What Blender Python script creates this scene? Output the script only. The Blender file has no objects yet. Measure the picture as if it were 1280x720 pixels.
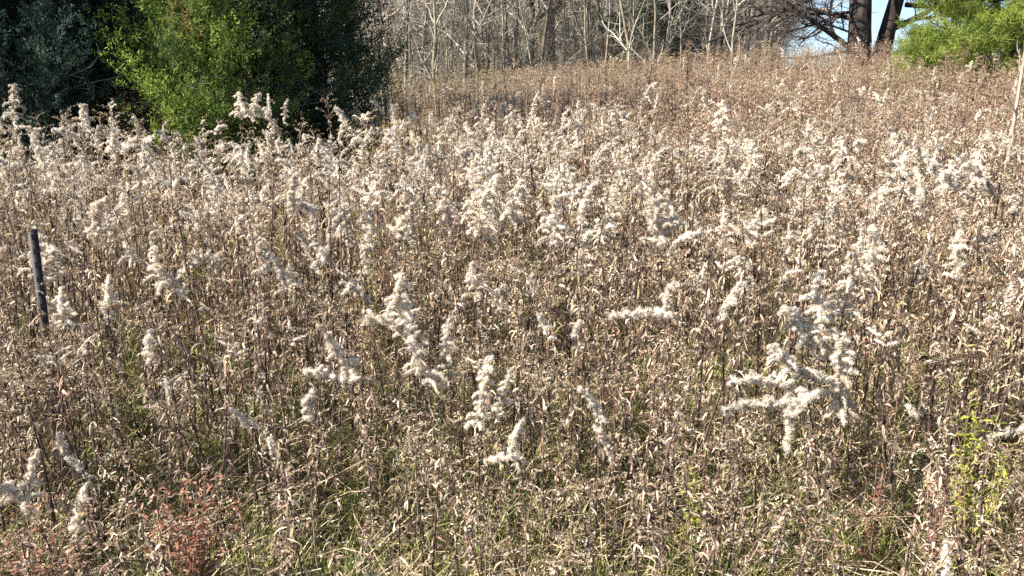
import bpy, math, random
import numpy as np
from mathutils import Vector

R = math.radians
rng = np.random.default_rng(11)
random.seed(11)
scene = bpy.context.scene
COL = scene.collection

# ------------------------------------------------------------------ camera model
F = 1005.0
PITCH = R(15.0)
CAMZ = 1.70


def ray(px, py):
    u = (px - 640) / F
    v = (360 - py) / F
    c, s = math.cos(PITCH), math.sin(PITCH)
    return np.array([u, c + v * s, -s + v * c])


def P(px, py, d):
    """world point at forward distance d seen at photo pixel px, py"""
    r = ray(px, py)
    return np.array([0, 0, CAMZ]) + r * (d / r[1])


def proj(p):
    x, y, z = p[0], p[1], p[2] - CAMZ
    c, s = math.cos(PITCH), math.sin(PITCH)
    w = y * c - z * s
    v = y * s + z * c
    return 640 + F * x / w, 360 - F * v / w


def sstep(a, b, x):
    t = np.clip((x - a) / (b - a), 0, 1)
    return t * t * (3 - 2 * t)


def ground_h(x, y):
    x = np.asarray(x, float)
    y = np.asarray(y, float)
    yy = np.clip(y, 0, 34)
    rise = np.maximum(0, yy - 6.0)
    rise = rise * rise / (rise + 2.0)
    h = rise * 0.073 * sstep(-7, 9, x)
    h = h + 0.02 * np.sin(x * 1.7 + y * 0.6) * np.cos(y * 1.3 - x * 0.4)
    u = x / np.maximum(y, 5)
    h = h + 7.5 * sstep(42, 95, y) * (1 - sstep(0.16, 0.29, u)) * sstep(-1.5, -0.6, u)
    return h


def gh(x, y):
    return float(ground_h(x, y))


# ------------------------------------------------------------------ mesh buffers
class Buf:
    """collects vertices, quads/tris and one colour per vertex"""

    def __init__(self):
        self.v, self.c, self.q, self.t, self.n = [], [], [], [], 0

    def add(self, v, c, q=None, t=None):
        v = np.asarray(v, float).reshape(-1, 3)
        c = np.asarray(c, float)
        if c.ndim == 1:
            c = np.tile(c, (len(v), 1))
        self.v.append(v)
        self.c.append(c)
        if q is not None and len(q):
            self.q.append(np.asarray(q, int) + self.n)
        if t is not None and len(t):
            self.t.append(np.asarray(t, int) + self.n)
        self.n += len(v)

    def arrays(self):
        v = np.concatenate(self.v) if self.v else np.zeros((0, 3))
        c = np.concatenate(self.c) if self.c else np.zeros((0, 3))
        q = np.concatenate(self.q) if self.q else np.zeros((0, 4), int)
        t = np.concatenate(self.t) if self.t else np.zeros((0, 3), int)
        return v, c, q, t


def make_mesh(name, bufs, mats, smooth=False):
    """bufs and mats: one buffer per material slot"""
    if isinstance(bufs, Buf):
        bufs, mats = [bufs], [mats]
    V, Cc, loops, starts, mi = [], [], [], [], []
    off = 0
    pos = 0
    for k, b in enumerate(bufs):
        v, c, q, t = b.arrays()
        V.append(v)
        Cc.append(c)
        if len(q):
            loops.append((q + off).ravel())
            starts.append(pos + 4 * np.arange(len(q)))
            pos += 4 * len(q)
            mi.append(np.full(len(q), k))
        if len(t):
            loops.append((t + off).ravel())
            starts.append(pos + 3 * np.arange(len(t)))
            pos += 3 * len(t)
            mi.append(np.full(len(t), k))
        off += len(v)
    V = np.concatenate(V)
    Cc = np.concatenate(Cc)
    loops = np.concatenate(loops).astype(np.int32)
    starts = np.concatenate(starts).astype(np.int32)
    mi = np.concatenate(mi).astype(np.int32)
    me = bpy.data.meshes.new(name)
    me.vertices.add(len(V))
    me.vertices.foreach_set('co', V.astype(np.float32).ravel())
    me.loops.add(len(loops))
    me.loops.foreach_set('vertex_index', loops)
    me.polygons.add(len(starts))
    me.polygons.foreach_set('loop_start', starts)
    me.polygons.foreach_set('material_index', mi)
    if smooth:
        me.polygons.foreach_set('use_smooth', np.ones(len(starts), bool))
    at = me.color_attributes.new('Col', 'FLOAT_COLOR', 'POINT')
    rgba = np.ones((len(V), 4), np.float32)
    rgba[:, :3] = Cc
    at.data.foreach_set('color', rgba.ravel())
    for m in mats:
        me.materials.append(m)
    me.update(calc_edges=True)
    return me


def link(name, me, parent=None):
    o = bpy.data.objects.new(name, me)
    COL.objects.link(o)
    if parent is not None:
        o.parent = parent
    return o


def tag(o, label=None, cat=None, group=None, kind=None):
    if label:
        o['label'] = label
    if cat:
        o['category'] = cat
    if group:
        o['group'] = group
    if kind:
        o['kind'] = kind
    return o


def empty(name, loc, rz=0.0):
    o = bpy.data.objects.new(name, None)
    o.empty_display_size = 0.1
    COL.objects.link(o)
    o.location = loc
    o.rotation_euler = (0, 0, rz)
    return o


def copy_tree(o, parent=None):
    c = o.copy()
    COL.objects.link(c)
    c.parent = parent
    for ch in list(o.children):
        copy_tree(ch, c)
    return c


def unit(a):
    a = np.asarray(a, float)
    return a / np.maximum(np.linalg.norm(a, axis=-1, keepdims=True), 1e-9)


def tube(buf, pts, rad, k=4, col=(0.3, 0.2, 0.1), cap=False):
    pts = np.asarray(pts, float)
    n = len(pts)
    rad = np.broadcast_to(np.asarray(rad, float), (n,))
    t = np.gradient(pts, axis=0)
    t = unit(t)
    ref = np.array([0.0, 0, 1.0]) if abs(t[0][2]) < 0.9 else np.array([1.0, 0, 0])
    a = unit(np.cross(t, ref))
    b = np.cross(t, a)
    ang = np.arange(k) * 2 * math.pi / k
    ring = a[:, None, :] * np.cos(ang)[None, :, None] + b[:, None, :] * np.sin(ang)[None, :, None]
    v = pts[:, None, :] + ring * rad[:, None, None]
    i = np.arange(n - 1)[:, None]
    j = np.arange(k)[None, :]
    j2 = (j + 1) % k
    q = np.stack([i * k + j, i * k + j2, (i + 1) * k + j2, (i + 1) * k + j], -1).reshape(-1, 4)
    c = np.asarray(col, float)
    if c.ndim == 2:
        c = np.repeat(c, k, axis=0)
    buf.add(v.reshape(-1, 3), c, q)
    if cap:
        cidx = np.arange(1, k - 1)
        base = (n - 1) * k
        tt = np.stack([np.full(len(cidx), base), base + cidx, base + cidx + 1], -1)
        buf.add(np.zeros((0, 3)), np.zeros((0, 3)))
        buf.t.append(tt + buf.n - n * k)


def multi_tubes(buf, P0, k, rad, col):
    """many polylines of equal length at once: P0 (m,n,3), rad (m,n), col (m,3)"""
    P0 = np.asarray(P0, float)
    m, n, _ = P0.shape
    if m == 0:
        return
    t = unit(np.gradient(P0, axis=1))
    ref = np.where(np.abs(t[:, :1, 2:3]) < 0.9, np.array([0.0, 0, 1]), np.array([1.0, 0, 0]))
    a = unit(np.cross(t, np.broadcast_to(ref, t.shape)))
    b = np.cross(t, a)
    ang = np.arange(k) * 2 * math.pi / k
    ring = a[:, :, None, :] * np.cos(ang)[None, None, :, None] + b[:, :, None, :] * np.sin(ang)[None, None, :, None]
    v = P0[:, :, None, :] + ring * rad[:, :, None, None]
    mm = np.arange(m)[:, None, None] * n * k
    i = np.arange(n - 1)[None, :, None]
    j = np.arange(k)[None, None, :]
    j2 = (j + 1) % k
    q = np.stack([mm + i * k + j, mm + i * k + j2, mm + (i + 1) * k + j2, mm + (i + 1) * k + j], -1).reshape(-1, 4)
    buf.add(v.reshape(-1, 3), np.repeat(col, n * k, axis=0), q)


def strips(buf, base, az, L, W, p0, p1, twist, col, seg=4, curl=None):
    """many curled leaf blades. p0 start pitch, p1 end pitch (radians), az heading, all (m,)"""
    m = len(base)
    if m == 0:
        return
    s = np.linspace(0, 1, seg + 1)
    pit = p0[:, None] + (p1 - p0)[:, None] * (s[None, :] ** 1.2)
    azz = az[:, None] + (0 if curl is None else curl[:, None] * s[None, :])
    d = np.stack([np.cos(pit) * np.cos(azz), np.cos(pit) * np.sin(azz), np.sin(pit)], -1)
    step = (L / seg)[:, None, None]
    pts = np.concatenate([np.zeros((m, 1, 3)), np.cumsum(d[:, :-1] * step, axis=1)], axis=1) + base[:, None, :]
    side = np.stack([-np.sin(azz), np.cos(azz), np.zeros_like(azz)], -1)
    up = np.cross(d, side)
    tw = twist[:, None] * s[None, :]
    wv = side * np.cos(tw)[..., None] + up * np.sin(tw)[..., None]
    prof = np.sin(np.pi * np.clip(0.12 + 0.83 * s, 0, 1)) ** 0.8
    hw = 0.5 * W[:, None] * prof[None, :]
    v = np.stack([pts - wv * hw[..., None], pts + wv * hw[..., None]], 2).reshape(m, -1, 3)
    nv = 2 * (seg + 1)
    o = np.arange(m)[:, None] * nv
    k = np.arange(seg)[None, :] * 2
    q = np.stack([o + k, o + k + 1, o + k + 3, o + k + 2], -1).reshape(-1, 4)
    buf.add(v.reshape(-1, 3), np.repeat(col, nv, axis=0), q)


def spikes(buf, base, direc, L, W, col, r=rng):
    """thin triangles: many at once, the fluff hairs and small needles"""
    m = len(base)
    if m == 0:
        return
    direc = unit(direc)
    side = unit(np.cross(direc, r.normal(size=(m, 3))))
    a = base - side * (W * 0.5)[:, None]
    b = base + side * (W * 0.5)[:, None]
    c = base + direc * L[:, None] + side * (W * 0.25)[:, None]
    d = base + direc * L[:, None] - side * (W * 0.25)[:, None]
    v = np.stack([a, b, c, d], 1).reshape(-1, 3)
    q = np.arange(m * 4).reshape(-1, 4)
    buf.add(v, np.repeat(col, 4, axis=0), q)


# ------------------------------------------------------------------ materials
def nodes(mat):
    mat.use_nodes = True
    nt = mat.node_tree
    nt.nodes.clear()
    return nt


def foliage_mat(name, trans=0.35, rough=0.75, tint=0.35, huevar=0.0, noise_scale=60.0, spec=0.15, tgain=1.0):
    m = bpy.data.materials.new(name)
    nt = nodes(m)
    N, L = nt.nodes, nt.links
    out = N.new('ShaderNodeOutputMaterial')
    at = N.new('ShaderNodeAttribute')
    at.attribute_name = 'Col'
    oi = N.new('ShaderNodeObjectInfo')
    mr = N.new('ShaderNodeMapRange')
    mr.inputs['To Min'].default_value = 1 - tint
    mr.inputs['To Max'].default_value = 1 + tint
    L.new(oi.outputs['Random'], mr.inputs['Value'])
    hs = N.new('ShaderNodeHueSaturation')
    L.new(at.outputs['Color'], hs.inputs['Color'])
    L.new(mr.outputs['Result'], hs.inputs['Value'])
    mr2 = N.new('ShaderNodeMapRange')
    mr2.inputs['To Min'].default_value = 0.5 - huevar
    mr2.inputs['To Max'].default_value = 0.5 + huevar
    wn = N.new('ShaderNodeTexWhiteNoise')
    wn.noise_dimensions = '1D'
    L.new(oi.outputs['Random'], wn.inputs['W'])
    L.new(wn.outputs['Value'], mr2.inputs['Value'])
    L.new(mr2.outputs['Result'], hs.inputs['Hue'])
    tc = N.new('ShaderNodeTexCoord')
    no = N.new('ShaderNodeTexNoise')
    no.inputs['Scale'].default_value = noise_scale
    no.inputs['Detail'].default_value = 3
    L.new(tc.outputs['Object'], no.inputs['Vector'])
    mr3 = N.new('ShaderNodeMapRange')
    mr3.inputs['From Min'].default_value = 0.3
    mr3.inputs['From Max'].default_value = 0.7
    mr3.inputs['To Min'].default_value = 0.7
    mr3.inputs['To Max'].default_value = 1.25
    L.new(no.outputs['Fac'], mr3.inputs['Value'])
    mx = N.new('ShaderNodeVectorMath')
    mx.operation = 'SCALE'
    L.new(hs.outputs['Color'], mx.inputs[0])
    L.new(mr3.outputs['Result'], mx.inputs['Scale'])
    bs = N.new('ShaderNodeBsdfPrincipled')
    bs.inputs['Roughness'].default_value = rough
    bs.inputs['Specular IOR Level'].default_value = spec
    L.new(mx.outputs['Vector'], bs.inputs['Base Color'])
    if trans > 0:
        tr = N.new('ShaderNodeBsdfTranslucent')
        L.new(mx.outputs['Vector'], tr.inputs['Color'])
        ms = N.new('ShaderNodeMixShader')
        ms.inputs['Fac'].default_value = trans
        L.new(bs.outputs[0], ms.inputs[1])
        L.new(tr.outputs[0], ms.inputs[2])
        L.new(ms.outputs[0], out.inputs['Surface'])
    else:
        L.new(bs.outputs[0], out.inputs['Surface'])
    return m


def bark_mat(name, col, dark, scale=14.0):
    m = bpy.data.materials.new(name)
    nt = nodes(m)
    N, L = nt.nodes, nt.links
    out = N.new('ShaderNodeOutputMaterial')
    bs = N.new('ShaderNodeBsdfPrincipled')
    bs.inputs['Roughness'].default_value = 0.9
    bs.inputs['Specular IOR Level'].default_value = 0.1
    tc = N.new('ShaderNodeTexCoord')
    mp = N.new('ShaderNodeMapping')
    mp.inputs['Scale'].default_value = (1, 1, 0.22)
    no = N.new('ShaderNodeTexNoise')
    no.inputs['Scale'].default_value = scale
    no.inputs['Detail'].default_value = 6
    L.new(tc.outputs['Object'], mp.inputs['Vector'])
    L.new(mp.outputs['Vector'], no.inputs['Vector'])
    cr = N.new('ShaderNodeValToRGB')
    cr.color_ramp.elements[0].position = 0.36
    cr.color_ramp.elements[0].color = (*dark, 1)
    cr.color_ramp.elements[1].position = 0.64
    cr.color_ramp.elements[1].color = (*col, 1)
    L.new(no.outputs['Fac'], cr.inputs['Fac'])
    at = N.new('ShaderNodeAttribute')
    at.attribute_name = 'Col'
    oi = N.new('ShaderNodeObjectInfo')
    mr = N.new('ShaderNodeMapRange')
    mr.inputs['To Min'].default_value = 0.7
    mr.inputs['To Max'].default_value = 1.3
    L.new(oi.outputs['Random'], mr.inputs['Value'])
    v1 = N.new('ShaderNodeVectorMath')
    v1.operation = 'MULTIPLY'
    L.new(cr.outputs['Color'], v1.inputs[0])
    L.new(at.outputs['Color'], v1.inputs[1])
    v2 = N.new('ShaderNodeVectorMath')
    v2.operation = 'SCALE'
    L.new(v1.outputs['Vector'], v2.inputs[0])
    L.new(mr.outputs['Result'], v2.inputs['Scale'])
    L.new(v2.outputs['Vector'], bs.inputs['Base Color'])
    bp = N.new('ShaderNodeBump')
    bp.inputs['Strength'].default_value = 0.6
    bp.inputs['Distance'].default_value = 0.03
    L.new(no.outputs['Fac'], bp.inputs['Height'])
    L.new(bp.outputs['Normal'], bs.inputs['Normal'])
    L.new(bs.outputs[0], out.inputs['Surface'])
    return m


def ground_mat():
    m = bpy.data.materials.new('leaf_litter_ground')
    nt = nodes(m)
    N, L = nt.nodes, nt.links
    out = N.new('ShaderNodeOutputMaterial')
    bs = N.new('ShaderNodeBsdfPrincipled')
    bs.inputs['Roughness'].default_value = 0.95
    bs.inputs['Specular IOR Level'].default_value = 0.05
    tc = N.new('ShaderNodeTexCoord')
    n1 = N.new('ShaderNodeTexNoise')
    n1.inputs['Scale'].default_value = 1.2
    n1.inputs['Detail'].default_value = 5
    n2 = N.new('ShaderNodeTexNoise')
    n2.inputs['Scale'].default_value = 55
    n2.inputs['Detail'].default_value = 6
    L.new(tc.outputs['Object'], n1.inputs['Vector'])
    L.new(tc.outputs['Object'], n2.inputs['Vector'])
    c1 = N.new('ShaderNodeValToRGB')
    c1.color_ramp.elements[0].position = 0.42
    c1.color_ramp.elements[0].color = (0.19, 0.14, 0.095, 1)
    c1.color_ramp.elements[1].position = 0.6
    c1.color_ramp.elements[1].color = (0.12, 0.12, 0.05, 1)
    L.new(n1.outputs['Fac'], c1.inputs['Fac'])
    c2 = N.new('ShaderNodeValToRGB')
    c2.color_ramp.elements[0].position = 0.38
    c2.color_ramp.elements[0].color = (0.35, 0.3, 0.28, 1)
    c2.color_ramp.elements[1].position = 0.66
    c2.color_ramp.elements[1].color = (2.4, 2.2, 1.9, 1)
    L.new(n2.outputs['Fac'], c2.inputs['Fac'])
    v = N.new('ShaderNodeVectorMath')
    v.operation = 'MULTIPLY'
    L.new(c1.outputs['Color'], v.inputs[0])
    L.new(c2.outputs['Color'], v.inputs[1])
    L.new(v.outputs['Vector'], bs.inputs['Base Color'])
    bp = N.new('ShaderNodeBump')
    bp.inputs['Distance'].default_value = 0.02
    L.new(n2.outputs['Fac'], bp.inputs['Height'])
    L.new(bp.outputs['Normal'], bs.inputs['Normal'])
    L.new(bs.outputs[0], out.inputs['Surface'])
    return m


def metal_mat():
    m = bpy.data.materials.new('weathered_post_paint')
    nt = nodes(m)
    N, L = nt.nodes, nt.links
    out = N.new('ShaderNodeOutputMaterial')
    bs = N.new('ShaderNodeBsdfPrincipled')
    tc = N.new('ShaderNodeTexCoord')
    no = N.new('ShaderNodeTexNoise')
    no.inputs['Scale'].default_value = 45
    no.inputs['Detail'].default_value = 5
    L.new(tc.outputs['Object'], no.inputs['Vector'])
    cr = N.new('ShaderNodeValToRGB')
    cr.color_ramp.elements[0].position = 0.45
    cr.color_ramp.elements[0].color = (0.010, 0.008, 0.014, 1)
    cr.color_ramp.elements[1].position = 0.72
    cr.color_ramp.elements[1].color = (0.045, 0.022, 0.016, 1)
    L.new(no.outputs['Fac'], cr.inputs['Fac'])
    L.new(cr.outputs['Color'], bs.inputs['Base Color'])
    bs.inputs['Roughness'].default_value = 0.6
    L.new(bs.outputs[0], out.inputs['Surface'])
    return m


M_STEM = foliage_mat('dry_stem', trans=0.0, rough=0.8, tint=0.3, noise_scale=30)
M_LEAF = foliage_mat('withered_leaf', trans=0.30, rough=0.75, tint=0.25, huevar=0.006, noise_scale=70)
M_FLUFF = foliage_mat('seed_fluff', trans=0.38, rough=0.95, tint=0.16, huevar=0.004, noise_scale=40, spec=0.05)
M_GRASS = foliage_mat('grass_blades', trans=0.35, rough=0.6, tint=0.3, huevar=0.02, noise_scale=25)
M_NEEDLE = foliage_mat('evergreen_sprays', trans=0.30, rough=0.6, tint=0.08, noise_scale=4)
M_PINE = foliage_mat('pine_needles', trans=0.35, rough=0.5, tint=0.08, noise_scale=5)
M_GREEN = foliage_mat('fresh_leaf', trans=0.4, rough=0.5, tint=0.1, noise_scale=30)
M_BARK = bark_mat('grey_bark', (0.30, 0.265, 0.23), (0.11, 0.095, 0.085), 16)
M_DARKBARK = bark_mat('dark_bark', (0.06, 0.048, 0.042), (0.02, 0.016, 0.015), 9)
M_TWIG = foliage_mat('bare_twigs', trans=0.0, rough=0.85, tint=0.25, noise_scale=3)
M_GROUND = ground_mat()
M_METAL = metal_mat()

STEMC = np.array([[0.10, 0.065, 0.05], [0.17, 0.12, 0.08], [0.065, 0.04, 0.035], [0.14, 0.095, 0.08]])
LEAFC = np.array([[0.50, 0.395, 0.285], [0.31, 0.22, 0.15], [0.10, 0.066, 0.049], [0.64, 0.53, 0.405],
                  [0.41, 0.305, 0.215], [0.18, 0.112, 0.083], [0.34, 0.30, 0.14]])
RUSTC = LEAFC * np.array([1.10, 0.97, 0.93])
LEAFP = np.array([0.22, 0.18, 0.16, 0.15, 0.14, 0.08, 0.07])
FLUFFC = np.array([[0.80, 0.72, 0.61], [0.72, 0.63, 0.52], [0.86, 0.79, 0.68], [0.60, 0.50, 0.39]])
FLUFFP = np.array([0.4, 0.25, 0.25, 0.1])


def pick(tab, p, m, r=rng, jit=0.12):
    c = tab[r.choice(len(tab), m, p=p)]
    return c * (1 + jit * r.normal(size=(m, 1))).clip(0.5, 1.5)


# ------------------------------------------------------------------ goldenrod
def stem_curve(H, lean, r, n=9):
    s = np.linspace(0, 1, n)
    a = r.uniform(0, 2 * math.pi)
    b = r.normal() * 0.012
    x = lean[0] * s ** 1.8 + b * np.sin(s * 6 + a)
    y = lean[1] * s ** 1.8 + b * np.cos(s * 5 + a)
    return np.stack([x, y, H * s], -1)


def at_s(pts, s):
    n = len(pts) - 1
    f = np.clip(np.asarray(s) * n, 0, n - 1e-6)
    i = f.astype(int)
    t = (f - i)[:, None]
    return pts[i] * (1 - t) + pts[i + 1] * t


def add_leaves(buf, pts, H, s0, s1, n, r, lw=1.0, lod=0, Lf=1.0, tab=LEAFC, pp=LEAFP):
    s = r.uniform(s0, s1, n)
    base = at_s(pts, s)
    az = r.uniform(0, 2 * math.pi, n)
    L = r.uniform(0.022, 0.09, n) * Lf * (1.2 - 0.5 * s)
    W = r.uniform(0.0035, 0.0105, n) * lw
    p0 = r.uniform(-1.45, 0.5, n)
    p1 = np.where(r.uniform(size=n) < 0.22, p0 - r.uniform(2.0, 6.0, n), -1.55 + r.normal(0, 0.4, n))
    tw = r.normal(0, 2.2, n)
    strips(buf, base, az, L, W, p0, p1, tw, pick(tab, pp, n, r), seg=4 if lod == 0 else 3, curl=r.normal(0, 0.9, n))


def fluff_along(buf, pts, r, rad=0.0075, lod=0, tab=FLUFFC, fp=FLUFFP):
    """a woolly sausage of seed fluff along a branchlet: lumpy soft core and fine hairs standing off it"""
    Ls = np.linalg.norm(np.diff(pts, axis=0), axis=1).sum()
    step = (0.006, 0.011, 0.018)[lod]
    n = max(4, int(Ls / step) + 1)
    k = (6, 5, 4)[lod]
    s = np.linspace(0.04, 1.0, n)
    c = at_s(pts, s) + r.normal(size=(n, 3)) * rad * (0.22, 0.3, 0.3)[lod]
    env = np.sin(np.pi * np.clip(s * 0.80 + 0.12, 0, 1)) ** 0.5
    t = unit(np.gradient(c, axis=0))
    ref = np.array([0.0, 0, 1]) if abs(t[0][2]) < 0.85 else np.array([1.0, 0, 0])
    a = unit(np.cross(t, ref))
    b = np.cross(t, a)
    ang = np.arange(k) * 2 * math.pi / k + r.uniform(0, 6)
    ring = a[:, None] * np.cos(ang)[None, :, None] + b[:, None] * np.sin(ang)[None, :, None]
    rr = rad * (0.62, 0.62, 0.7)[lod] * env[:, None] * r.uniform(0.3, 1.35, (n, k)) * (0.75 + 0.5 * r.uniform(size=(n, 1)))
    rr[-1] *= 0.25
    rr[0] *= 0.3
    v = c[:, None] + ring * rr[..., None]
    i = np.arange(n - 1)[:, None]
    j = np.arange(k)[None, :]
    j2 = (j + 1) % k
    q = np.stack([i * k + j, i * k + j2, (i + 1) * k + j2, (i + 1) * k + j], -1).reshape(-1, 4)
    base = tab[r.choice(len(tab), p=fp)]
    buf.add(v.reshape(-1, 3), (base * (1 + 0.10 * r.normal(size=(n * k, 1)))).clip(0, .92), q)
    m = int(Ls * (6200, 1500, 600)[lod] * (rad / 0.0075))
    hl = (0.0072, 0.009, 0.012)[lod] * (0.5 + 0.5 * rad / 0.0075)
    ii = r.integers(0, n, m)
    th = r.uniform(0, 6.283, m)
    out = a[ii] * np.cos(th)[:, None] + b[ii] * np.sin(th)[:, None]
    p = c[ii] + out * (rad * 0.62 * env[ii] * r.uniform(0, 1.25, m))[:, None]
    d = out + t[ii] * r.normal(0.3, 0.8, m)[:, None] + r.normal(size=(m, 3)) * 0.45 + np.array([0, 0, 0.15])
    W = r.uniform(0.7, 1.3, m) * (0.0009, 0.0026, 0.0046)[lod]
    L = r.uniform(0.5, 1.2, m) * hl * (0.4 + 0.6 * env[ii])
    col = (0.5 * base + 0.5 * pick(tab, fp, m, r, 0.07)).clip(0, 0.92)
    spikes(buf, p, d, L, W, col, r)


def plume(stem, fl, axis, width, r, nb=26, rad=0.0075, lod=0, secund=None, droop=0.7, taper=1.0, tab=FLUFFC):
    """pyramidal panicle: arching woolly branchlets round an axis polyline"""
    for i in range(nb):
        s = (i + r.uniform(0, 1)) / nb
        p = at_s(axis, [s])[0]
        ln = width * 0.5 * (1.0 - 0.72 * s ** taper) * r.uniform(0.45, 1.4)
        if s < 0.12:
            ln *= 0.75
        az = i * 2.4 + r.normal() * 0.4
        h = np.array([math.cos(az), math.sin(az), 0])
        if secund is not None:
            h = unit(h + np.array(secund))
        t = np.linspace(0, 1, 6)
        rise = r.uniform(0.5, 1.1)
        bp = p + h[None, :] * (ln * (t ** 0.9))[:, None]
        bp[:, 2] += ln * (rise * t - droop * 1.25 * t * t)
        if stem is not None:
            tube(stem, bp, np.linspace(0.0012, 0.0006, 6), 3, STEMC[1])
        fluff_along(fl, bp, r, rad * r.uniform(0.7, 1.2), lod, tab)
    fluff_along(fl, at_s(axis, np.linspace(0.3, 1, 6)), r, rad * 1.15, lod, tab)


def brown_top(stem, lf, pts, r, H, lod=0, tab=LEAFC):
    """spent flower head without fluff: small brown twigs and bracts"""
    nb = r.integers(7, 14)
    for i in range(nb):
        s = 1 - 0.22 * r.uniform(0, 1) ** 1.3
        p = at_s(pts, [s])[0]
        az = r.uniform(0, 6.28)
        ln = r.uniform(0.03, 0.10) * (1.3 - s) / 0.3
        t = np.linspace(0, 1, 4)
        bp = p + np.array([math.cos(az), math.sin(az), 0]) * (ln * t)[:, None]
        bp[:, 2] += ln * (0.9 * t - 0.5 * t * t)
        tube(stem, bp, 0.0009, 3, STEMC[1])
        m = int(ln * 150) + 2
        c = at_s(bp, r.uniform(0.2, 1, m)) + r.normal(size=(m, 3)) * 0.004
        spikes(lf, c, r.normal(size=(m, 3)) + [0, 0, .5], r.uniform(0.006, 0.013, m), r.uniform(0.002, 0.005, m),
               (pick(tab, LEAFP, m, r) * 1.4).clip(0, .78), r)


def goldenrod_bufs(H, kind, r, lod=0, leaves=62, lean=None, pw=0.2, pl=0.28):
    st, lf, fl = Buf(), Buf(), Buf()
    if lean is None:
        a = r.uniform(0, 6.28)
        q = abs(r.normal(0, 0.09))
        lean = (q * math.cos(a), q * math.sin(a))
    pts = stem_curve(H, lean, r)
    sc = STEMC[r.integers(0, 4)]
    if kind == 'plume':
        a = r.uniform(0, 6.28)
        bend = r.uniform(0.02, 0.16)
        low = pts[-1] - [0, 0, 0]
        d = np.array([math.cos(a), math.sin(a), 0])
        t = np.linspace(0, 1, 8)
        s0 = max(0.4, 1 - pl / H)
        body = at_s(pts, np.linspace(0, s0, 8))
        axis = body[-1] + np.stack([d[0] * bend * t ** 1.7, d[1] * bend * t ** 1.7, pl * t - bend * 0.7 * t * t], -1)
        tube(st, np.concatenate([body, axis[1:]]), np.linspace(0.0032, 0.0012, 15), 4 if lod == 0 else 3, sc)
        nb = int(r.integers(18, 26)) if lod == 0 else int(r.integers(9, 21)) if lod == 1 else int(r.integers(7, 14))
        plume(st if lod == 0 else None, fl, axis, pw, r, nb, r.uniform(0.0075, 0.0105) * (1, 1.1, 1.35)[lod] * r.choice([0.65, 0.85, 1.0, 1.1]), lod, secund=d * r.uniform(0, 1.1), droop=r.uniform(0.3, 1.0))
        add_leaves(lf, body, H, 0.05, 0.98, leaves, r, lod=lod, lw=1 if lod == 0 else 1.25)
    else:
        tube(st, pts, np.linspace(0.0050, 0.0018, len(pts)) * (1, 1.25, 1.6)[lod], 4 if lod == 0 else 3, sc)
        tb = RUSTC if kind == 'rust' else LEAFC
        add_leaves(lf, pts, H, 0.04, 1.0, leaves, r, lod=lod, lw=1 if lod == 0 else 1.25, tab=tb)
        brown_top(st, lf, pts, r, H, lod, tb)
        if kind == 'sparse':
            for _ in range(r.integers(2, 6)):
                p = at_s(pts, [r.uniform(0.84, 1)])[0]
                az = r.uniform(0, 6.28)
                t = np.linspace(0, 1, 4)
                ln = r.uniform(0.03, 0.07)
                bp = p + np.array([math.cos(az), math.sin(az), 0.5]) * (ln * t)[:, None]
                fluff_along(fl, bp, r, 0.007, lod)
    return st, lf, fl


protos = bpy.data.collections.new('prototypes')     # instance sources of the massed plants; not part of the scene


def proto(name, bufs, mats):
    keep = [(b, m) for b, m in zip(bufs, mats) if b.n]
    me = make_mesh(name, [b for b, m in keep], [m for b, m in keep])
    o = bpy.data.objects.new(name, me)
    return o


def instancer(name, colname, objs, pts, idx, rot, scl):
    """one object whose geometry nodes set a mesh of objs on each point"""
    c = bpy.data.collections.new(colname)
    for i, o in enumerate(objs):
        c.objects.link(o)
    order = {o.name: i for i, o in enumerate(sorted(objs, key=lambda q: q.name))}
    remap = np.array([order[o.name] for o in objs])
    me = bpy.data.meshes.new(name)
    n = len(pts)
    me.vertices.add(n)
    me.vertices.foreach_set('co', np.asarray(pts, np.float32).ravel())
    a = me.attributes.new('idx', 'INT', 'POINT')
    a.data.foreach_set('value', remap[idx].astype(np.int32))
    a = me.attributes.new('rot', 'FLOAT_VECTOR', 'POINT')
    a.data.foreach_set('vector', np.asarray(rot, np.float32).ravel())
    a = me.attributes.new('scl', 'FLOAT_VECTOR', 'POINT')
    a.data.foreach_set('vector', np.asarray(scl, np.float32).ravel())
    o = link(name, me)
    ng = bpy.data.node_groups.new(name, 'GeometryNodeTree')
    ng.interface.new_socket('Geometry', in_out='INPUT', socket_type='NodeSocketGeometry')
    ng.interface.new_socket('Geometry', in_out='OUTPUT', socket_type='NodeSocketGeometry')
    N, L = ng.nodes, ng.links
    gi, go = N.new('NodeGroupInput'), N.new('NodeGroupOutput')
    ip = N.new('GeometryNodeInstanceOnPoints')
    ci = N.new('GeometryNodeCollectionInfo')
    ci.inputs['Collection'].default_value = c
    ci.inputs['Separate Children'].default_value = True
    ci.inputs['Reset Children'].default_value = True
    ip.inputs['Pick Instance'].default_value = True

    def na(nm, ty):
        x = N.new('GeometryNodeInputNamedAttribute')
        x.data_type = ty
        x.inputs['Name'].default_value = nm
        return x.outputs['Attribute']
    L.new(gi.outputs[0], ip.inputs['Points'])
    L.new(ci.outputs[0], ip.inputs['Instance'])
    L.new(na('idx', 'INT'), ip.inputs['Instance Index'])
    er = N.new('FunctionNodeEulerToRotation')
    L.new(na('rot', 'FLOAT_VECTOR'), er.inputs[0])
    L.new(er.outputs[0], ip.inputs['Rotation'])
    L.new(na('scl', 'FLOAT_VECTOR'), ip.inputs['Scale'])
    L.new(ip.outputs[0], go.inputs[0])
    md = o.modifiers.new('scatter', 'NODES')
    md.node_group = ng
    return o


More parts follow.
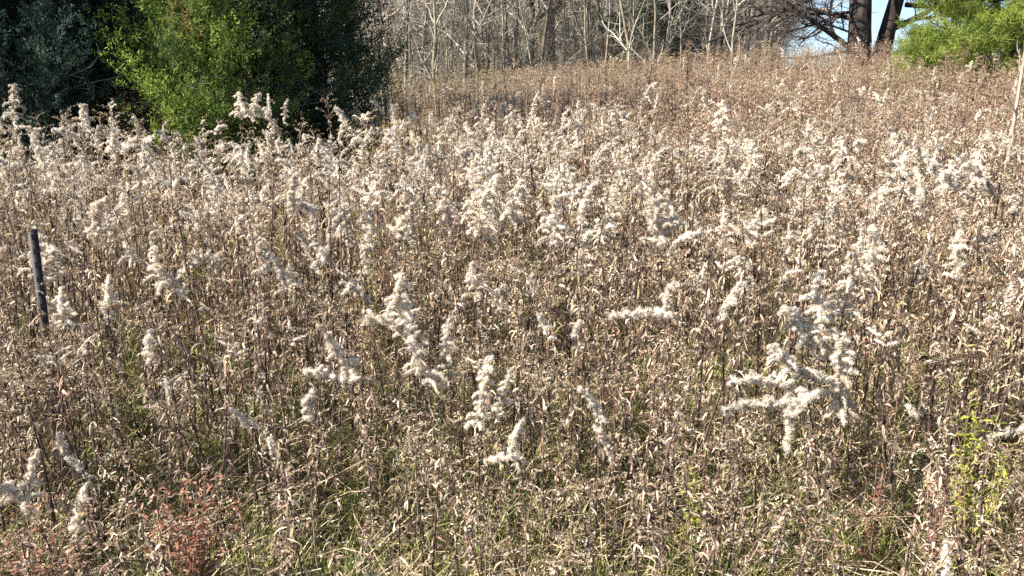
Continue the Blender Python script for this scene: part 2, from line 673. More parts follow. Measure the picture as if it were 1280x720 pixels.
# ------------------------------------------------------------------ ground
def build_ground():
    xs = np.concatenate([[-600, -300, -150], np.arange(-90, 90.1, 1.0), [150, 300, 600]])
    ys = np.concatenate([[-60, -30, -15, -8, -4], np.arange(-2, 32, 0.5), np.arange(32, 110, 2), [130, 180, 300, 600, 1200]])
    X, Y = np.meshgrid(xs, ys)
    Z = ground_h(X, Y)
    v = np.stack([X, Y, Z], -1).reshape(-1, 3)
    nx = len(xs)
    i = np.arange(len(ys) - 1)[:, None]
    j = np.arange(nx - 1)[None, :]
    q = np.stack([i * nx + j, i * nx + j + 1, (i + 1) * nx + j + 1, (i + 1) * nx + j], -1).reshape(-1, 4)
    b = Buf()
    b.add(v, np.ones(3), q)
    o = link('ground', make_mesh('ground', b, M_GROUND, smooth=True))
    tag(o, kind='structure')


build_ground()

# ------------------------------------------------------------------ hero plumes
# each: (list of pixel points of the plume axis from low to tip, width px, distance, stem base dx px, label, opts)
HEROES = [
    # big cluster at right
    ([(1052, 400), (1066, 350), (1082, 300)], 66, 3.05, 0, 'tall upright goldenrod whose white plume tops the big cluster right of centre', {}),
    ([(1046, 430), (1024, 385), (1030, 345)], 58, 2.95, 10, 'goldenrod plume arching left just below the peak of the big cluster', {}),
    ([(1040, 455), (1005, 415), (985, 385)], 62, 2.85, 20, 'goldenrod plume leaning left in the middle of the big cluster', {}),
    ([(1025, 480), (985, 455), (962, 425)], 70, 2.75, 20, 'thick white goldenrod plume halfway down the slope of the big cluster', {}),
    ([(1010, 500), (960, 478), (908, 478)], 44, 2.62, 25, 'goldenrod with a white plume pointing sideways out of the big cluster', {'flat': 1}),
    ([(1000, 520), (950, 505), (902, 512)], 44, 2.55, 30, 'lowest sideways goldenrod plume of the big cluster, reaching furthest out', {'flat': 1}),
    ([(1010, 500), (990, 520), (981, 568)], 34, 2.5, 35, 'drooping goldenrod tip hanging straight down under the big cluster', {'flat': 1}),
    ([(1052, 520), (1048, 470), (1050, 415)], 60, 2.8, 5, 'goldenrod with fluffy head filling the shaded side of the big cluster', {}),
    ([(1075, 350), (1092, 318), (1086, 280)], 44, 3.2, 0, 'goldenrod with small head behind the peak of the big cluster', {}),
    # centre
    ([(512, 425), (500, 380), (505, 340)], 52, 2.95, 10, 'goldenrod with tall pointed white plume left of centre', {}),
    ([(520, 440), (485, 405), (452, 408)], 48, 2.85, 20, 'goldenrod plume arching left below the tall pointed plume', {'flat': 1}),
    ([(535, 485), (522, 455), (510, 425)], 76, 2.78, 10, 'goldenrod with broad loose greyish plume under the pointed one', {}),
    ([(450, 480), (425, 450), (412, 418)], 54, 2.75, 10, 'goldenrod with leaning plume beside the broad loose one', {}),
    ([(440, 482), (405, 468), (386, 462)], 32, 2.68, 20, 'goldenrod with short stubby plume pointing left', {'flat': 1}),
    ([(562, 468), (556, 430), (564, 400)], 40, 2.85, 0, 'goldenrod with slim plume above a patch of green blades', {}),
    ([(598, 535), (604, 490), (612, 445)], 40, 2.65, 0, 'goldenrod with narrow upright plume near the middle of the field edge', {}),
    ([(622, 520), (630, 490), (640, 462)], 32, 2.7, 0, 'goldenrod with thin plume close behind the narrow upright one', {}),
    ([(652, 580), (640, 560), (655, 530)], 36, 2.45, -5, 'goldenrod with small crooked plume low in the middle', {}),
    ([(650, 575), (625, 578), (606, 590)], 26, 2.42, 10, 'goldenrod with short plume bent down beside the crooked one', {'flat': 1}),
    ([(748, 530), (742, 505), (724, 484)], 30, 2.6, 5, 'goldenrod whose white plume ends in a bent greenish tip', {}),
    ([(745, 540), (755, 550), (766, 585)], 26, 2.55, 5, 'goldenrod with a plume hanging downward beneath the bent greenish tip', {'flat': 1}),
    ([(830, 400), (800, 395), (762, 398)], 34, 2.95, 15, 'goldenrod with bright white plume lying horizontally', {'flat': 1}),
    ([(838, 400), (832, 375), (842, 352)], 30, 3.05, 0, 'goldenrod with upright plume rising from the end of the horizontal one', {}),
    ([(686, 425), (680, 405), (672, 390)], 20, 2.9, 3, 'goldenrod with a very small white plume beside a round tuft', {}),
    ([(716, 436), (719, 420), (726, 406)], 16, 2.9, 0, 'goldenrod with a thin slanting white tuft', {}),
    ([(455, 372), (444, 362), (430, 352)], 40, 3.2, 5, 'goldenrod with small spreading plume above the pointed one', {}),
    ([(395, 340), (402, 322), (390, 308)], 42, 3.5, 0, 'goldenrod with rounded white plume in the left half of the field', {}),
    # left
    ([(190, 458), (188, 432), (196, 408)], 34, 2.8, 0, 'goldenrod with compact white plume standing alone right of the post', {}),
    ([(216, 512), (215, 490), (214, 466)], 16, 2.6, 0, 'goldenrod with a faint narrow plume in the brown stems', {}),
    ([(318, 538), (306, 522), (292, 506)], 22, 2.5, 6, 'goldenrod with cylindrical cream plume leaning left', {}),
    ([(343, 574), (341, 560), (336, 546)], 16, 2.4, 3, 'goldenrod with tiny cream tuft lowest of its neighbours', {}),
    ([(388, 528), (384, 508), (392, 488)], 34, 2.6, 0, 'goldenrod with loose plume beside brown stems left of centre', {}),
    ([(88, 575), (80, 560), (74, 542)], 22, 2.35, 5, 'goldenrod with a knobbly white plume over a dark gap', {}),
    ([(108, 602), (100, 584), (82, 572)], 24, 2.3, 5, 'goldenrod with greyish plume bent over beside the knobbly one', {}),
    ([(98, 680), (94, 648), (98, 616)], 28, 2.1, 3, 'goldenrod with thick upright cream plume near the lower left corner', {}),
    ([(38, 620), (36, 595), (44, 565)], 34, 2.25, 0, 'goldenrod with conical plume beside the pinkish one at the left edge', {}),
    ([(40, 640), (15, 615), (-15, 600)], 50, 2.2, 10, 'goldenrod with wide pinkish plume at the left edge', {}),
    ([(92, 410), (76, 395), (72, 362)], 42, 2.92, 8, 'goldenrod with white plume touching the dark metal post', {}),
    ([(215, 365), (196, 340), (190, 310)], 64, 3.4, 8, 'goldenrod with broad arching plume between post and yellow-green sprig', {}),
    ([(262, 325), (245, 330), (215, 352)], 34, 3.3, 10, 'goldenrod with bright plume arched over to the left', {'flat': 1}),
    ([(165, 330), (168, 318), (160, 302)], 36, 3.6, 0, 'goldenrod with pale head left of the broad arching plume', {}),
    # right edge and bottom
    ([(1290, 545), (1270, 542), (1242, 552)], 26, 2.45, 10, 'goldenrod with horizontal plume entering from the right edge', {'flat': 1}),
    ([(1146, 524), (1142, 516), (1136, 510)], 20, 2.7, 2, 'goldenrod with single white tuft in the leafy right part', {}),
    ([(1188, 722), (1184, 705), (1190, 684)], 26, 2.0, 0, 'goldenrod with whitish remnant of a plume at the bottom', {}),
    # midfield brighter groups
    ([(602, 300), (600, 262), (618, 222)], 70, 4.6, 0, 'goldenrod with large white plume in the bright cluster near the centre', {}),
    ([(560, 290), (560, 265), (548, 235)], 60, 4.7, 0, 'goldenrod with wide plume on the left of the bright central cluster', {}),
    ([(640, 280), (642, 255), (652, 225)], 50, 4.9, 0, 'goldenrod with fluffy plume on the right of the bright central cluster', {}),
    ([(752, 306), (752, 288), (758, 270)], 50, 4.1, 0, 'goldenrod with paired white tufts right of the central cluster', {}),
    ([(905, 240), (905, 205), (912, 175)], 66, 5.6, 0, 'goldenrod with ragged white plume in the far bright patch', {}),
    ([(935, 235), (938, 210), (945, 188)], 46, 5.8, 0, 'goldenrod with feathery plume right of the ragged one', {}),
    ([(1225, 240), (1215, 215), (1228, 188)], 52, 5.2, 0, 'goldenrod with wide white plume high in the right part', {}),
    ([(1185, 240), (1172, 215), (1160, 200)], 40, 5.4, 0, 'goldenrod with thin plume left of the wide one', {}),
    ([(902, 165), (900, 148), (903, 125)], 30, 7.0, 0, 'tall goldenrod with bright cream head standing above the far field', {}),
    ([(1268, 270), (1270, 256), (1262, 244)], 30, 4.6, 0, 'goldenrod with small white head close to the right edge', {}),
    ([(840, 285), (838, 262), (830, 240)], 46, 5.0, 0, 'goldenrod with soft plume between the two bright clusters', {}),
    # heads against the dark evergreens
    ([(14, 150), (16, 128), (14, 106)], 32, 8.0, 0, 'tall splayed goldenrod head against the darkest evergreen', {}),
    ([(103, 160), (103, 144), (102, 130)], 26, 8.2, 0, 'tall goldenrod with rounded head against the dark evergreen', {}),
    ([(142, 190), (140, 168), (136, 148)], 22, 8.4, 0, 'tall thin goldenrod with a pale flat tuft against the evergreens', {}),
    ([(300, 150), (302, 132), (296, 116)], 34, 8.3, 0, 'tallest goldenrod with twin tufts below the bright green evergreen', {}),
    ([(316, 152), (318, 134), (322, 118)], 28, 8.5, 0, 'tall goldenrod close beside the twin-tufted one', {}),
    ([(336, 155), (336, 136), (334, 118)], 20, 8.6, 0, 'tall narrow goldenrod head between two evergreens', {}),
    ([(358, 158), (357, 140), (361, 124)], 14, 8.4, 0, 'slim goldenrod spire in front of the right dark evergreen', {}),
    ([(172, 178), (172, 160), (168, 142)], 18, 8.6, 0, 'goldenrod with small pale head below the left edge of the bright evergreen', {}),
]

GROUP_HERO = 'goldenrods with white seed plumes'
hero_boxes = []     # px0, px1, py_bottom, distance
hr = np.random.default_rng(5)
for axpx, wpx, d, bdx, lab, op in HEROES:
    A = np.array([P(x, y, d) for x, y in axpx])
    # the axis swings a little in depth too
    sw = hr.uniform(-0.06, 0.06)
    A[1:, 1] += np.array([0.4, 1.0]) * sw
    low = A[0]
    depth = d * math.cos(PITCH)
    wm = wpx / F * d * 1.05
    bx = low[0] + bdx / F * d
    base = np.array([bx, d + hr.uniform(0, 0.06), 0.0])
    base[2] = gh(base[0], base[1])
    st, lf, fl = Buf(), Buf(), Buf()
    rel = A - base
    n = 8
    t = np.linspace(0, 1, n)
    body = np.stack([rel[0][0] * t ** 2.2, rel[0][1] * t ** 2, rel[0][2] * t], -1)
    # smooth axis through 3 points
    tt = np.linspace(0, 1, 8)[:, None]
    ctrl = 2 * rel[1] - 0.5 * (rel[0] + rel[2])
    axis = (1 - tt) ** 2 * rel[0] + 2 * tt * (1 - tt) * ctrl + tt ** 2 * rel[2]
    tube(st, np.concatenate([body, axis[1:]]), np.linspace(0.0034, 0.0012, n + 7), 5, STEMC[hr.integers(0, 4)])
    near = d < 4
    rd = hr.uniform(0.0085, 0.0115)
    alen = np.linalg.norm(np.diff(axis, axis=0), axis=1).sum()
    nb = int(np.clip(alen / 0.0100 * (1 if near else 0.8), 8, 34))
    if wpx <= 24:
        nb = max(6, nb // 2)
    sec = None
    dr = 0.75
    if op.get('flat'):
        sec = (0, 0, 0.3)
        dr = 0.35
    plume(st, fl, axis, wm, hr, nb, rd * (1 if near else 1.2), 0 if near else 1, secund=sec, droop=dr, taper=0.9)
    hgt = rel[0][2]
    add_leaves(lf, body, hgt, 0.1, 0.97, int(80 * max(0.3, hgt)), hr)
    root = empty('goldenrod', base)
    tag(root, lab, 'goldenrod', GROUP_HERO)
    link('stem', make_mesh('stem', st, M_STEM), root)
    link('leaves', make_mesh('leaves', lf, M_LEAF), root)
    link('seed_plume', make_mesh('seed_plume', fl, M_FLUFF), root)
    xs = [a[0] for a in axpx]
    ys = [a[1] for a in axpx]
    hero_boxes.append((min(xs) - wpx * 0.45, max(xs) + wpx * 0.45, max(ys) + wpx * 0.12, d))


hero_boxes.append((30, 60, 400, 3.0))      # the metal post stays in view above its foot


def height_cap(x, y, hz):
    """largest plant height at x, y that leaves the plumes behind it open to view"""
    cap = 9.0
    px, _ = proj((x, y, hz + 0.6))
    for a, b, pyb, d in hero_boxes:
        if y < d + 0.03 and a - 4 < px < b + 4:
            r = ray(px, pyb)
            z = CAMZ + r[2] / r[1] * y
            cap = min(cap, z - hz)
    return cap


# ------------------------------------------------------------------ obstacles where no goldenrod grows
POST = P(48, 400, 3.0)
JUN = [  # x px, distance, crown width m, height m, kind
    (22, 11.2, 3.6, 6.5, 'dark', 'very dark evergreen with shaded crown at the left edge of the field'),
    (128, 12.4, 2.9, 6.0, 'dark', 'dark evergreen squeezed between the leftmost and the bright green one'),
    (262, 10.7, 2.1, 6.2, 'bright', 'bright yellow-green evergreen lit by the sun between dark ones'),
    (398, 11.7, 2.35, 6.4, 'mixed', 'dark blue-green evergreen right of the bright green one, beside the bare woods'),
]
JUNXY = []
for px, d, w, h, k, lab in JUN:
    q = P(px, 100, d)
    JUNXY.append((q[0], d, w))

# ------------------------------------------------------------------ scatter plan of the field
fr = np.random.default_rng(23)
cands = []


def field_points():
    pts = []
    y = 1.75
    while y < 27.5:
        den = 50 if y < 3.4 else 38 if y < 7 else 26 if y < 12 else 19
        cell = 1 / math.sqrt(den)
        xw = 0.72 * y + 2.6
        xs = np.arange(-xw - 0.5, xw, cell)
        xx = xs + fr.uniform(-0.5, 0.5, len(xs)) * cell * 1.1
        yy = y + fr.uniform(-0.5, 0.5, len(xs)) * cell * 1.1
        pts.append(np.stack([xx, yy], -1))
        y += cell
    return np.concatenate(pts)


FP = field_points()


def edge_back(x, y):
    u = x / max(y, 1)
    # left: field ends before the evergreens; middle and right: at the woods
    if x < -1.9 - 0.02 * y and y > 9.6:
        return False
    return y < 25.5 + 1.5 * math.sin(x * 0.7)


def clump(x, y, s, seed):
    return 0.5 + 0.25 * (math.sin(x * s + seed) * math.cos(y * s * 1.3 - seed) + math.sin((x + y) * s * 0.63 + 2 * seed) * math.cos((x - y) * s * 0.9))


NPL, NBR = 9, 9
near_plants, far_plants = [], []
for x, y in FP:
    if not edge_back(x, y):
        continue
    if abs(x - POST[0]) < 0.05 and abs(y - 3.0) < 0.06:
        continue
    hz = gh(x, y)
    u = x / y
    base = np.clip(0.64 + 0.33 * (y - 1.9), 0.55, 1.12)
    H = base * fr.uniform(0.78, 1.18) + 0.10 * (clump(x, y, 2.1, 1.0) - 0.5)
    if y > 9:
        H += 0.38 * (clump(x, y, 0.8, 3.0) - 0.5)
        if fr.uniform() < 0.06 and x > -1:
            H *= fr.uniform(1.1, 1.35)
    if y > 5.6 and x < -0.8 and fr.uniform() < 0.34 + 0.26 * float(sstep(6.5, 8.5, y)):
        continue
    # openings where grass shows
    gap = clump(x, y, 2.6, 4.2)
    if y < 4.4 and gap < 0.31 and fr.uniform() < 0.7:
        continue
    cap = height_cap(x, y, hz) if y < 5.6 else 9
    if cap < H:
        H = cap * fr.uniform(0.82, 0.99)
        pl_ok = False
        if H < 0.2:
            continue
    else:
        pl_ok = True
    # how much fluff
    if y < 3.2:
        pf = 0.03
    elif y < 4.2:
        pf = 0.28
    else:
        pf = 0.46 + 0.20 * float(sstep(0.05, -0.2, u)) * float(sstep(5, 7, y))
    right = float(sstep(-0.02, 0.30, u)) * float(sstep(5.0, 8.5, y))
    pf *= (1 - 0.78 * right)
    pf *= 0.15 + 1.7 * clump(x, y, 1.7, 2.0)
    mid = float(sstep(9.5, 14, y))
    pf *= 1 - 0.45 * mid
    if y > 11.5 and x < 4:
        pf *= 0.12
    v = fr.uniform()
    if pl_ok and v < pf:
        kind = 'plume'
    elif pl_ok and v < pf + (0.22 if y < 11.5 else 0.04) and y > 2.5:
        kind = 'sparse'
    else:
        kind = 'rust' if fr.uniform() < 0.10 + 0.6 * float(sstep(-0.05, 0.2, u)) * float(sstep(7, 11, y)) + (0.3 if clump(x, y, 1.1, 9.0) > 0.7 else 0) else 'bare'
    if 6 < y < 9.6 and x < -1 and fr.uniform() < 0.10:
        H *= 1.1
    vis = abs(u) < 0.66
    rec = (x, y, hz, H, kind, vis)
    (near_plants if (vis and y > 1.9) else far_plants).append(rec)

for k in range(24):
    x, y = POST[0] + 0.06 + fr.uniform(-0.16, 0.10), fr.uniform(2.55, 2.95)
    near_plants.append((x, y, gh(x, y), fr.uniform(0.60, 0.68) + 0.30 * (y - 2.55), 'bare', True))
near_plants.sort(key=lambda r: r[1])
NIND = 300 - 0
ind, rest = near_plants[:NIND - len([h for h in HEROES])], near_plants[NIND - len(HEROES):]
far_plants += rest

# prototypes, three levels of detail, unit height 1 m
lodset = {}
vr = np.random.default_rng(77)
for lod in (0, 1, 2):
    for kind in ('plume', 'sparse', 'bare', 'rust'):
        nvar = {'plume': (4, 14, 12), 'sparse': (3, 6, 6), 'bare': (11, 8, 6), 'rust': (4, 5, 5)}[kind][lod]
        L_ = []
        for i in range(nvar):
            leaves = (80, 72, 50)[lod]
            L_.append(goldenrod_bufs(1.0, kind, vr, lod=lod, leaves=leaves,
                                     pw=vr.uniform(0.09, 0.19), pl=vr.uniform(0.14, 0.28)))
        lodset[(lod, kind)] = L_

# individual front-row plants
LAB = {'bare': 'withered brown goldenrod without fluff at the near edge of the field',
       'rust': 'withered rust-brown goldenrod without fluff at the near edge of the field',
       'plume': 'brown goldenrod with an average white plume in the near rows',
       'sparse': 'brown goldenrod with only a few scraps of fluff in the near rows'}
GRP = {'bare': 'withered goldenrods without fluff', 'rust': 'rust-brown withered goldenrods', 'plume': 'plain plumed goldenrods in the near rows',
       'sparse': 'goldenrods with scraps of fluff'}
srcs = {}
for x, y, hz, H, kind, vis in ind:
    vs = lodset[(0, kind)]
    i = int(fr.integers(0, len(vs)))
    if (kind, i) not in srcs:
        root = empty('goldenrod', (0, 0, 0))
        st, lf, fl = vs[i]
        link('stem', make_mesh('stem', st, M_STEM), root)
        link('leaves', make_mesh('leaves', lf, M_LEAF), root)
        if fl.n:
            link('seed_plume', make_mesh('seed_plume', fl, M_FLUFF), root)
        srcs[(kind, i)] = root
    else:
        root = copy_tree(srcs[(kind, i)])
    root.location = (x, y, hz)
    root.rotation_euler = (fr.normal() * 0.05, fr.normal() * 0.05, fr.uniform(0, 6.28))
    w = 0.55 + 0.45 * H
    root.scale = (w, w, H)
    tag(root, LAB[kind], 'goldenrod', GRP[kind])

# the mass behind
allobjs, key2idx = [], {}
for (lod, kind), L_ in lodset.items():
    for i, b in enumerate(L_):
        key2idx[(lod, kind, i)] = len(allobjs)
        allobjs.append(proto('dry_goldenrod_%s_%d_%d' % (kind, lod, i), b, [M_STEM, M_LEAF, M_FLUFF]))
pts, idx, rot, scl = [], [], [], []
for x, y, hz, H, kind, vis in far_plants:
    lod = 0 if y < 4.0 else 1 if y < 8.5 else 2
    i = int(fr.integers(0, len(lodset[(lod, kind)])))
    pts.append((x, y, hz))
    idx.append(key2idx[(lod, kind, i)])
    rot.append((fr.normal() * 0.05, fr.normal() * 0.05, fr.uniform(0, 6.28)))
    w = 0.55 + 0.45 * H
    scl.append((w, w, H))
print('goldenrods individual', len(ind) + len(HEROES), 'mass', len(pts))
o = instancer('goldenrod_field', 'goldenrod_sources', allobjs, pts, np.array(idx), rot, scl)
tag(o, 'dense mass of dried goldenrods filling the field behind the near rows', 'goldenrods', kind='stuff')

# ------------------------------------------------------------------ grass
gr = np.random.default_rng(31)
GREEN = np.array([[0.14, 0.18, 0.045], [0.22, 0.255, 0.065], [0.34, 0.33, 0.11], [0.45, 0.39, 0.24], [0.30, 0.24, 0.14]])


def grass_tuft(n, hmin, hmax, pg, r):
    b = Buf()
    base = np.stack([r.normal(0, 0.05, n), r.normal(0, 0.05, n), np.zeros(n)], -1)
    L = r.uniform(hmin, hmax, n)
    strips(b, base, r.uniform(0, 6.28, n), L, r.uniform(0.0022, 0.0045, n), r.uniform(0.9, 1.5, n),
           r.uniform(-0.7, 1.1, n), r.normal(0, 0.5, n), pick(GREEN, pg, n, r), seg=4, curl=r.normal(0, 0.4, n))
    return b


gobjs = []
for i in range(4):
    gobjs.append(proto('grass_green_%d' % i, [grass_tuft(50, 0.08, 0.26, [.2, .28, .26, .16, .10], gr)], [M_GRASS]))
for i in range(3):
    gobjs.append(proto('grass_straw_%d' % i, [grass_tuft(30, 0.10, 0.32, [.06, .12, .2, .37, .25], gr)], [M_GRASS]))
# fallen leaves and broken stems between the tufts
for i in range(3):
    b = Buf()
    n = 30
    base = np.stack([gr.normal(0, 0.12, n), gr.normal(0, 0.12, n), gr.uniform(0.0, 0.05, n)], -1)
    strips(b, base, gr.uniform(0, 6.28, n), gr.uniform(0.04, 0.09, n), gr.uniform(0.012, 0.03, n), gr.uniform(-0.3, 0.8, n),
           gr.uniform(-1.8, 0.3, n), gr.normal(0, 1, n), pick(LEAFC, LEAFP, n, gr), seg=4)
    for _ in range(5):
        a = gr.uniform(0, 6.28)
        L = gr.uniform(0.2, 0.5)
        p0 = np.array([gr.normal(0, .08), gr.normal(0, .08), 0.01])
        dd = np.array([math.cos(a), math.sin(a), gr.uniform(0.05, 0.9)])
        tube(b, p0 + dd * np.linspace(0, L, 4)[:, None] + gr.normal(size=(4, 3)) * 0.01, 0.002, 3, pick(LEAFC, LEAFP, 1, gr)[0] * 1.1)
    gobjs.append(proto('litter_%d' % i, [b], [M_LEAF]))
gp, gi_, grot, gs = [], [], [], []
y = 1.2
while y < 10:
    cell = 0.085 if y < 4 else 0.16
    xw = 0.72 * y + 2.6
    for x in np.arange(-xw, xw, cell):
        xx, yy = x + gr.uniform(-.5, .5) * cell, y + gr.uniform(-.5, .5) * cell
        g = clump(xx, yy, 2.6, 4.2)
        w = clump(xx, yy, 0.9, 7.0)
        v = gr.uniform()
        if v < 0.38:
            k = 7 + int(gr.integers(0, 3))
        elif v < 0.38 + 0.62 * np.clip(0.1 + 0.8 * w + (0.3 if g < 0.3 else 0) + (0.2 if x < -1.2 else 0), 0, 1):
            k = int(gr.integers(0, 4))
        else:
            k = 4 + int(gr.integers(0, 3))
        gp.append((xx, yy, gh(xx, yy)))
        gi_.append(k)
        grot.append((0, 0, gr.uniform(0, 6.28)))
        s = gr.uniform(0.65, 1.25)
        gs.append((s, s, s))
    y += cell
o = instancer('grass', 'grass_sources', gobjs, gp, np.array(gi_), grot, gs)
tag(o, 'green and straw-coloured grass with fallen leaves between the stems', 'grass', kind='stuff')

# ------------------------------------------------------------------ metal post
def build_post():
    b = Buf()
    x, y = POST[0], 3.0
    z0 = gh(x, y)
    top = P(41, 289, 3.0)
    H = top[2] - z0
    # T-section steel fence post
    w, tk, st = 0.032, 0.006, 0.026
    prof = [(-w / 2, 0), (w / 2, 0), (w / 2, tk), (tk / 2, tk), (tk / 2, st), (-tk / 2, st), (-tk / 2, tk), (-w / 2, tk)]
    prof = np.array(prof)
    a = R(38)
    rot = np.array([[math.cos(a), -math.sin(a)], [math.sin(a), math.cos(a)]])
    prof = prof @ rot.T
    lean = (top[0] - x) * 1.0
    zs = [-0.3, 0.0, H]
    k = len(prof)
    v = []
    for z in zs:
        for p in prof:
            v.append((p[0] + lean * max(z, 0) / H, p[1], z))
    q = [[i * k + j, i * k + (j + 1) % k, (i + 1) * k + (j + 1) % k, (i + 1) * k + j] for i in range(2) for j in range(k)]
    base = 2 * k
    q += [[base + 0, base + 1, base + 2, base + 7], [base + 3, base + 4, base + 5, base + 6]]
    b.add(v, np.ones(3), q)
    post = Buf()
    studs = Buf()
    n = int(H / 0.055)
    for i in range(n):
        z = 0.05 + i * 0.055
        cx = lean * z / H
        s = 0.0055
        c = np.array([[-s, -0.003, -s * 1.6], [s, -0.003, -s * 1.6], [s, -0.003, s * 1.6], [-s, -0.003, s * 1.6],
                      [-s * 1.4, 0.001, -s * 2], [s * 1.4, 0.001, -s * 2], [s * 1.4, 0.001, s * 2], [-s * 1.4, 0.001, s * 2]])
        c[:, :2] = c[:, :2] @ rot.T
        c = c + [cx, 0, z]
        b.add(c, np.ones(3), [[0, 1, 2, 3], [0, 4, 5, 1], [1, 5, 6, 2], [2, 6, 7, 3], [3, 7, 4, 0]])
    root = empty('fence_post', (x, y, z0))
    tag(root, 'dark weathered metal fence post standing among the stems at the left edge', 'fence post')
    cap = Buf()
    cap.add(np.array([(p[0] * 1.04 + lean, p[1] * 1.04, H + dz) for dz in (0, 0.006) for p in prof]), np.ones(3),
            [[j, (j + 1) % k, k + (j + 1) % k, k + j] for j in range(k)] + [[k, k + 1, k + 2, k + 7], [k + 3, k + 4, k + 5, k + 6]])
    link('rail', make_mesh('rail', b, M_METAL), root)
    link('top_cap', make_mesh('top_cap', cap, M_METAL), root)


build_post()


# ------------------------------------------------------------------ evergreens
def spray_cloud(buf, centers, outdir, r, n_per, size, blade, cols, up=0.35):
    """leafy sprays: each centre a small frond of short blades along a twig"""
    m = len(centers)
    # twig direction
    d = unit(outdir + r.normal(size=(m, 3)) * 0.55 + [0, 0, up])
    L = r.uniform(0.7, 1.3, m) * size
    s = r.uniform(0, 1, (m, n_per))
    base = centers[:, None, :] + d[:, None, :] * (s * L[:, None])[..., None]
    base = base + r.normal(size=base.shape) * size * 0.10
    dd = unit(d[:, None, :] * 0.9 + r.normal(size=base.shape) * 0.75)
    ln = r.uniform(0.5, 1.2, (m, n_per)) * blade
    col = np.repeat(cols[:, None, :], n_per, axis=1) * (1 + 0.18 * r.normal(size=(m, n_per, 1))).clip(0.5, 1.6)
    spikes(buf, base.reshape(-1, 3), dd.reshape(-1, 3), ln.ravel(), ln.ravel() * 0.36, col.reshape(-1, 3), r)


def juniper(px, d, w, h, kind, lab, seed):
    r = np.random.default_rng(seed)
    q = P(px, 100, d)
    x = q[0]
    z = gh(x, d)
    root = empty('juniper_tree', (x, d, z))
    tag(root, lab, 'evergreen tree', 'evergreens at the left end of the field')
    tr, cr, dead = Buf(), Buf(), Buf()
    tp = np.stack([r.normal(0, .05, 8), r.normal(0, .05, 8), np.linspace(-0.1, h * 0.96, 8)], -1)
    tube(tr, tp, np.linspace(0.15, 0.015, 8), 8, np.ones(3))
    if kind == 'dark':
        pal = np.array([[0.032, 0.062, 0.046], [0.05, 0.085, 0.058], [0.075, 0.115, 0.08], [0.16, 0.21, 0.18]])  # palest tone imitates blue-grey highlights on the sprays
        pp = [0.4, 0.32, 0.2, 0.08]
    elif kind == 'mixed':
        pal = np.array([[0.036, 0.066, 0.046], [0.055, 0.09, 0.05], [0.09, 0.13, 0.05], [0.16, 0.19, 0.06], [0.13, 0.16, 0.15]])  # lightest tones imitate sunlit tips and bluish glints
        pp = [0.42, 0.27, 0.15, 0.1, 0.06]
    else:
        pal = np.array([[0.14, 0.21, 0.045], [0.26, 0.33, 0.06], [0.05, 0.09, 0.03], [0.40, 0.42, 0.09], [0.32, 0.23, 0.09]])  # limb tones set far apart to imitate sunlit patches and dark gaps
        pp = [0.30, 0.22, 0.34, 0.10, 0.04]
    nl = 215
    for i in range(nl):
        s = (i + r.uniform()) / nl
        zz = h * (0.02 + 0.95 * s)
        rad = w * 0.5 * (1 - s) ** 0.62 * (0.78 + 0.22 * min(1, s / 0.08)) * r.uniform(0.5, 1.28)
        az = i * 2.399 + r.normal() * 0.3
        t = np.linspace(0, 1, 5)
        up = r.uniform(0.5, 1.5)
        limb = np.stack([math.cos(az) * rad * t, math.sin(az) * rad * t, zz + up * rad * t ** 1.6 * 0.8 - 0.1 * t], -1)
        tube(tr, limb, np.linspace(0.018, 0.004, 5), 3, np.ones(3))
        ns = int(30 + 34 * rad)
        ss = r.uniform(0.3, 1.02, ns)
        c = at_s(limb, ss) + r.normal(size=(ns, 3)) * (0.045 + 0.045 * rad) * [1, 1, 1.2]
        c[:, 2] = np.maximum(c[:, 2], 0.12)
        out = np.tile([math.cos(az), math.sin(az), 0.0], (ns, 1))
        basec = pal[r.choice(len(pal), p=pp)]
        cols = 0.75 * basec + 0.25 * pal[r.choice(len(pal), ns, p=pp)]
        spray_cloud(cr, c, out * 0.6, r, 20, 0.20, 0.040, cols, up=1.0)
    # dead lower twigs
    for i in range(26):
        az = r.uniform(0, 6.28)
        rd_ = w * 0.5 * r.uniform(0.7, 1.05)
        t = np.linspace(0, 1, 5)
        z0 = r.uniform(0.3, 1.5)
        tw_ = np.stack([math.cos(az) * rd_ * t, math.sin(az) * rd_ * t, z0 + r.uniform(-.2, .5) * t], -1) + r.normal(size=(5, 3)) * .05
        tube(dead, tw_, np.linspace(0.012, 0.003, 5), 3, [0.30, 0.27, 0.24])
        for _ in range(6):
            p = at_s(tw_, [r.uniform(.5, 1)])[0]
            tube(dead, p + (unit(r.normal(size=3) + [math.cos(az), math.sin(az), .2]) * np.linspace(0, r.uniform(.15, .4), 3)[:, None]), 0.003, 3, [0.33, 0.30, 0.27])
    link('dead_twigs', make_mesh('dead_twigs', dead, M_TWIG), root)
    link('trunk', make_mesh('trunk', tr, M_DARKBARK), root)
    link('crown', make_mesh('crown', cr, M_NEEDLE), root)


for i, a in enumerate(JUN):
    juniper(*a, seed=100 + i)
# the row goes on beyond the left edge of the picture
juniper(-150, 10.6, 3.4, 6.0, 'dark', 'dark evergreen just beyond the left edge of the photograph, next in the row', 140)


